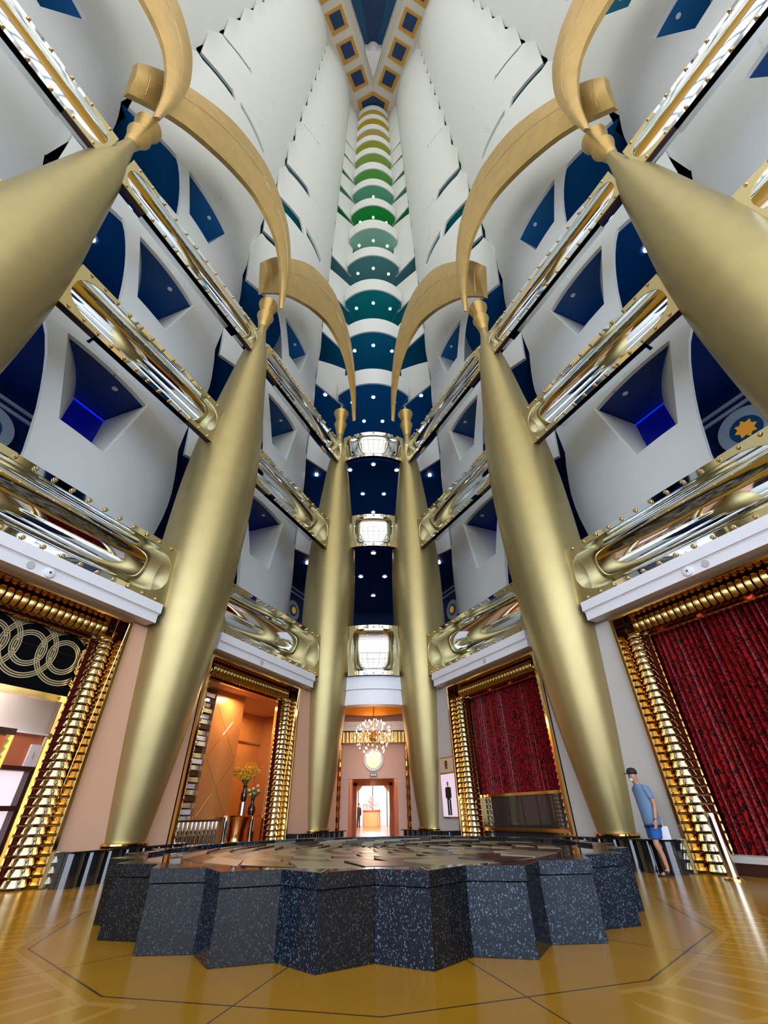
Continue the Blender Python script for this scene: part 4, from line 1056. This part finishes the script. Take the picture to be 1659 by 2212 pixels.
# ------------------------------------------------------------------ light
w = bpy.data.worlds.new('world'); SC.world = w; w.use_nodes = True
nt = w.node_tree; bg = nt.nodes['Background']; bg.inputs['Strength'].default_value = 1.0
tc = nt.nodes.new('ShaderNodeTexCoord'); sx = nt.nodes.new('ShaderNodeSeparateXYZ'); cr = nt.nodes.new('ShaderNodeValToRGB')
nt.links.new(tc.outputs['Generated'], sx.inputs[0]); nt.links.new(sx.outputs[2], cr.inputs[0]); nt.links.new(cr.outputs[0], bg.inputs['Color'])
mr = nt.nodes.new('ShaderNodeMapRange'); mr.inputs[1].default_value = -1; mr.inputs[2].default_value = 1
nt.links.new(sx.outputs[2], mr.inputs[0]); nt.links.new(mr.outputs[0], cr.inputs[0])
ce = cr.color_ramp.elements
ce[0].position = .40; ce[0].color = (.30, .29, .27, 1)
ce[1].position = .49; ce[1].color = (.50, .52, .52, 1)
e = ce.new(.52); e.color = (.86, .93, 1.0, 1)
e = ce.new(.72); e.color = (.90, .91, .83, 1)
e = ce.new(1.0); e.color = (.70, .68, .62, 1)
bg.inputs['Strength'].default_value = 1.08
def area(loc, target, sx_, sy_, e, col, nm='light', spread=None):
    l = bpy.data.lights.new(nm, 'AREA'); l.shape = 'RECTANGLE'; l.size = sx_; l.size_y = sy_; l.energy = e; l.color = col
    o = bpy.data.objects.new(nm, l); COL.objects.link(o); o.location = loc
    o.rotation_euler = (Vector(target)-Vector(loc)).to_track_quat('-Z', 'Y').to_euler(); return o
def point(loc, e, col, rad=.1, nm='lamp'):
    l = bpy.data.lights.new(nm, 'POINT'); l.energy = e; l.color = col; l.shadow_soft_size = rad
    o = bpy.data.objects.new(nm, l); COL.objects.link(o); o.location = loc; return o
def spot(loc, target, e, col, ang=60, nm='spot', rad=.05):
    l = bpy.data.lights.new(nm, 'SPOT'); l.energy = e; l.color = col; l.spot_size = radians(ang); l.spot_blend = .6; l.shadow_soft_size = rad
    o = bpy.data.objects.new(nm, l); COL.objects.link(o); o.location = loc
    o.rotation_euler = (Vector(target)-Vector(loc)).to_track_quat('-Z', 'Y').to_euler(); return o
WARM = (1, .62, .36)
for s in (-1, 1):
    S = side(s)
    for a in ((2.3, 3.3, 4.3, 5.3) if s > 0 else ()): spot(S(a, .45, 4.7), S(a, .8, 1), 110 if s > 0 else 25, (1, .75, .55), 50)
    for a in (-5.2, -4.2, -3.2, -2.2): spot(S(a, .45, 4.7), S(a, .8, 1), 90 if s > 0 else 12, (1, .75, .55), 50)
area(side(-1)(-4.2, 1.1, 4.4), side(-1)(-4.2, 1.1, 0), .5, .5, 30, (1, .7, .45)); area(side(-1)(-6.8, 2.2, 4.4), side(-1)(-6.8, 2.2, 0), .8, .8, 30, (1, .7, .45)); area(side(-1)(3, 1.5, 3.9), side(-1)(3, 1.5, 0), .8, .8, 45, (1, .8, .7))
point((0, 20.3, 3.6), 22, WARM, .4); point((0, 20.3, 4.95), 6, (1, .6, .25), .1)
point((0, 26, 2.6), 15, WARM, .2); point((0, 44, 4.2), 700, (1, .95, .9), .5); point((.8, 36, 4), 120, (1, .8, .7), .4)
area((0, -9.7, 7), (0, 10, 8), 34, 13.5, 3300, (.62, .76, 1), 'daylight_through_lower_windows')

# ------------------------------------------------------------------ render look
SC.view_settings.view_transform = 'Standard'; SC.view_settings.look = 'None'; SC.view_settings.gamma = 1
SC.view_settings.use_curve_mapping = False; SC.view_settings.exposure = 1.0
SC.cycles.max_bounces = 10; SC.cycles.diffuse_bounces = 6; SC.cycles.glossy_bounces = 6; SC.cycles.caustics_reflective = False
SC.cycles.sample_clamp_indirect = 6
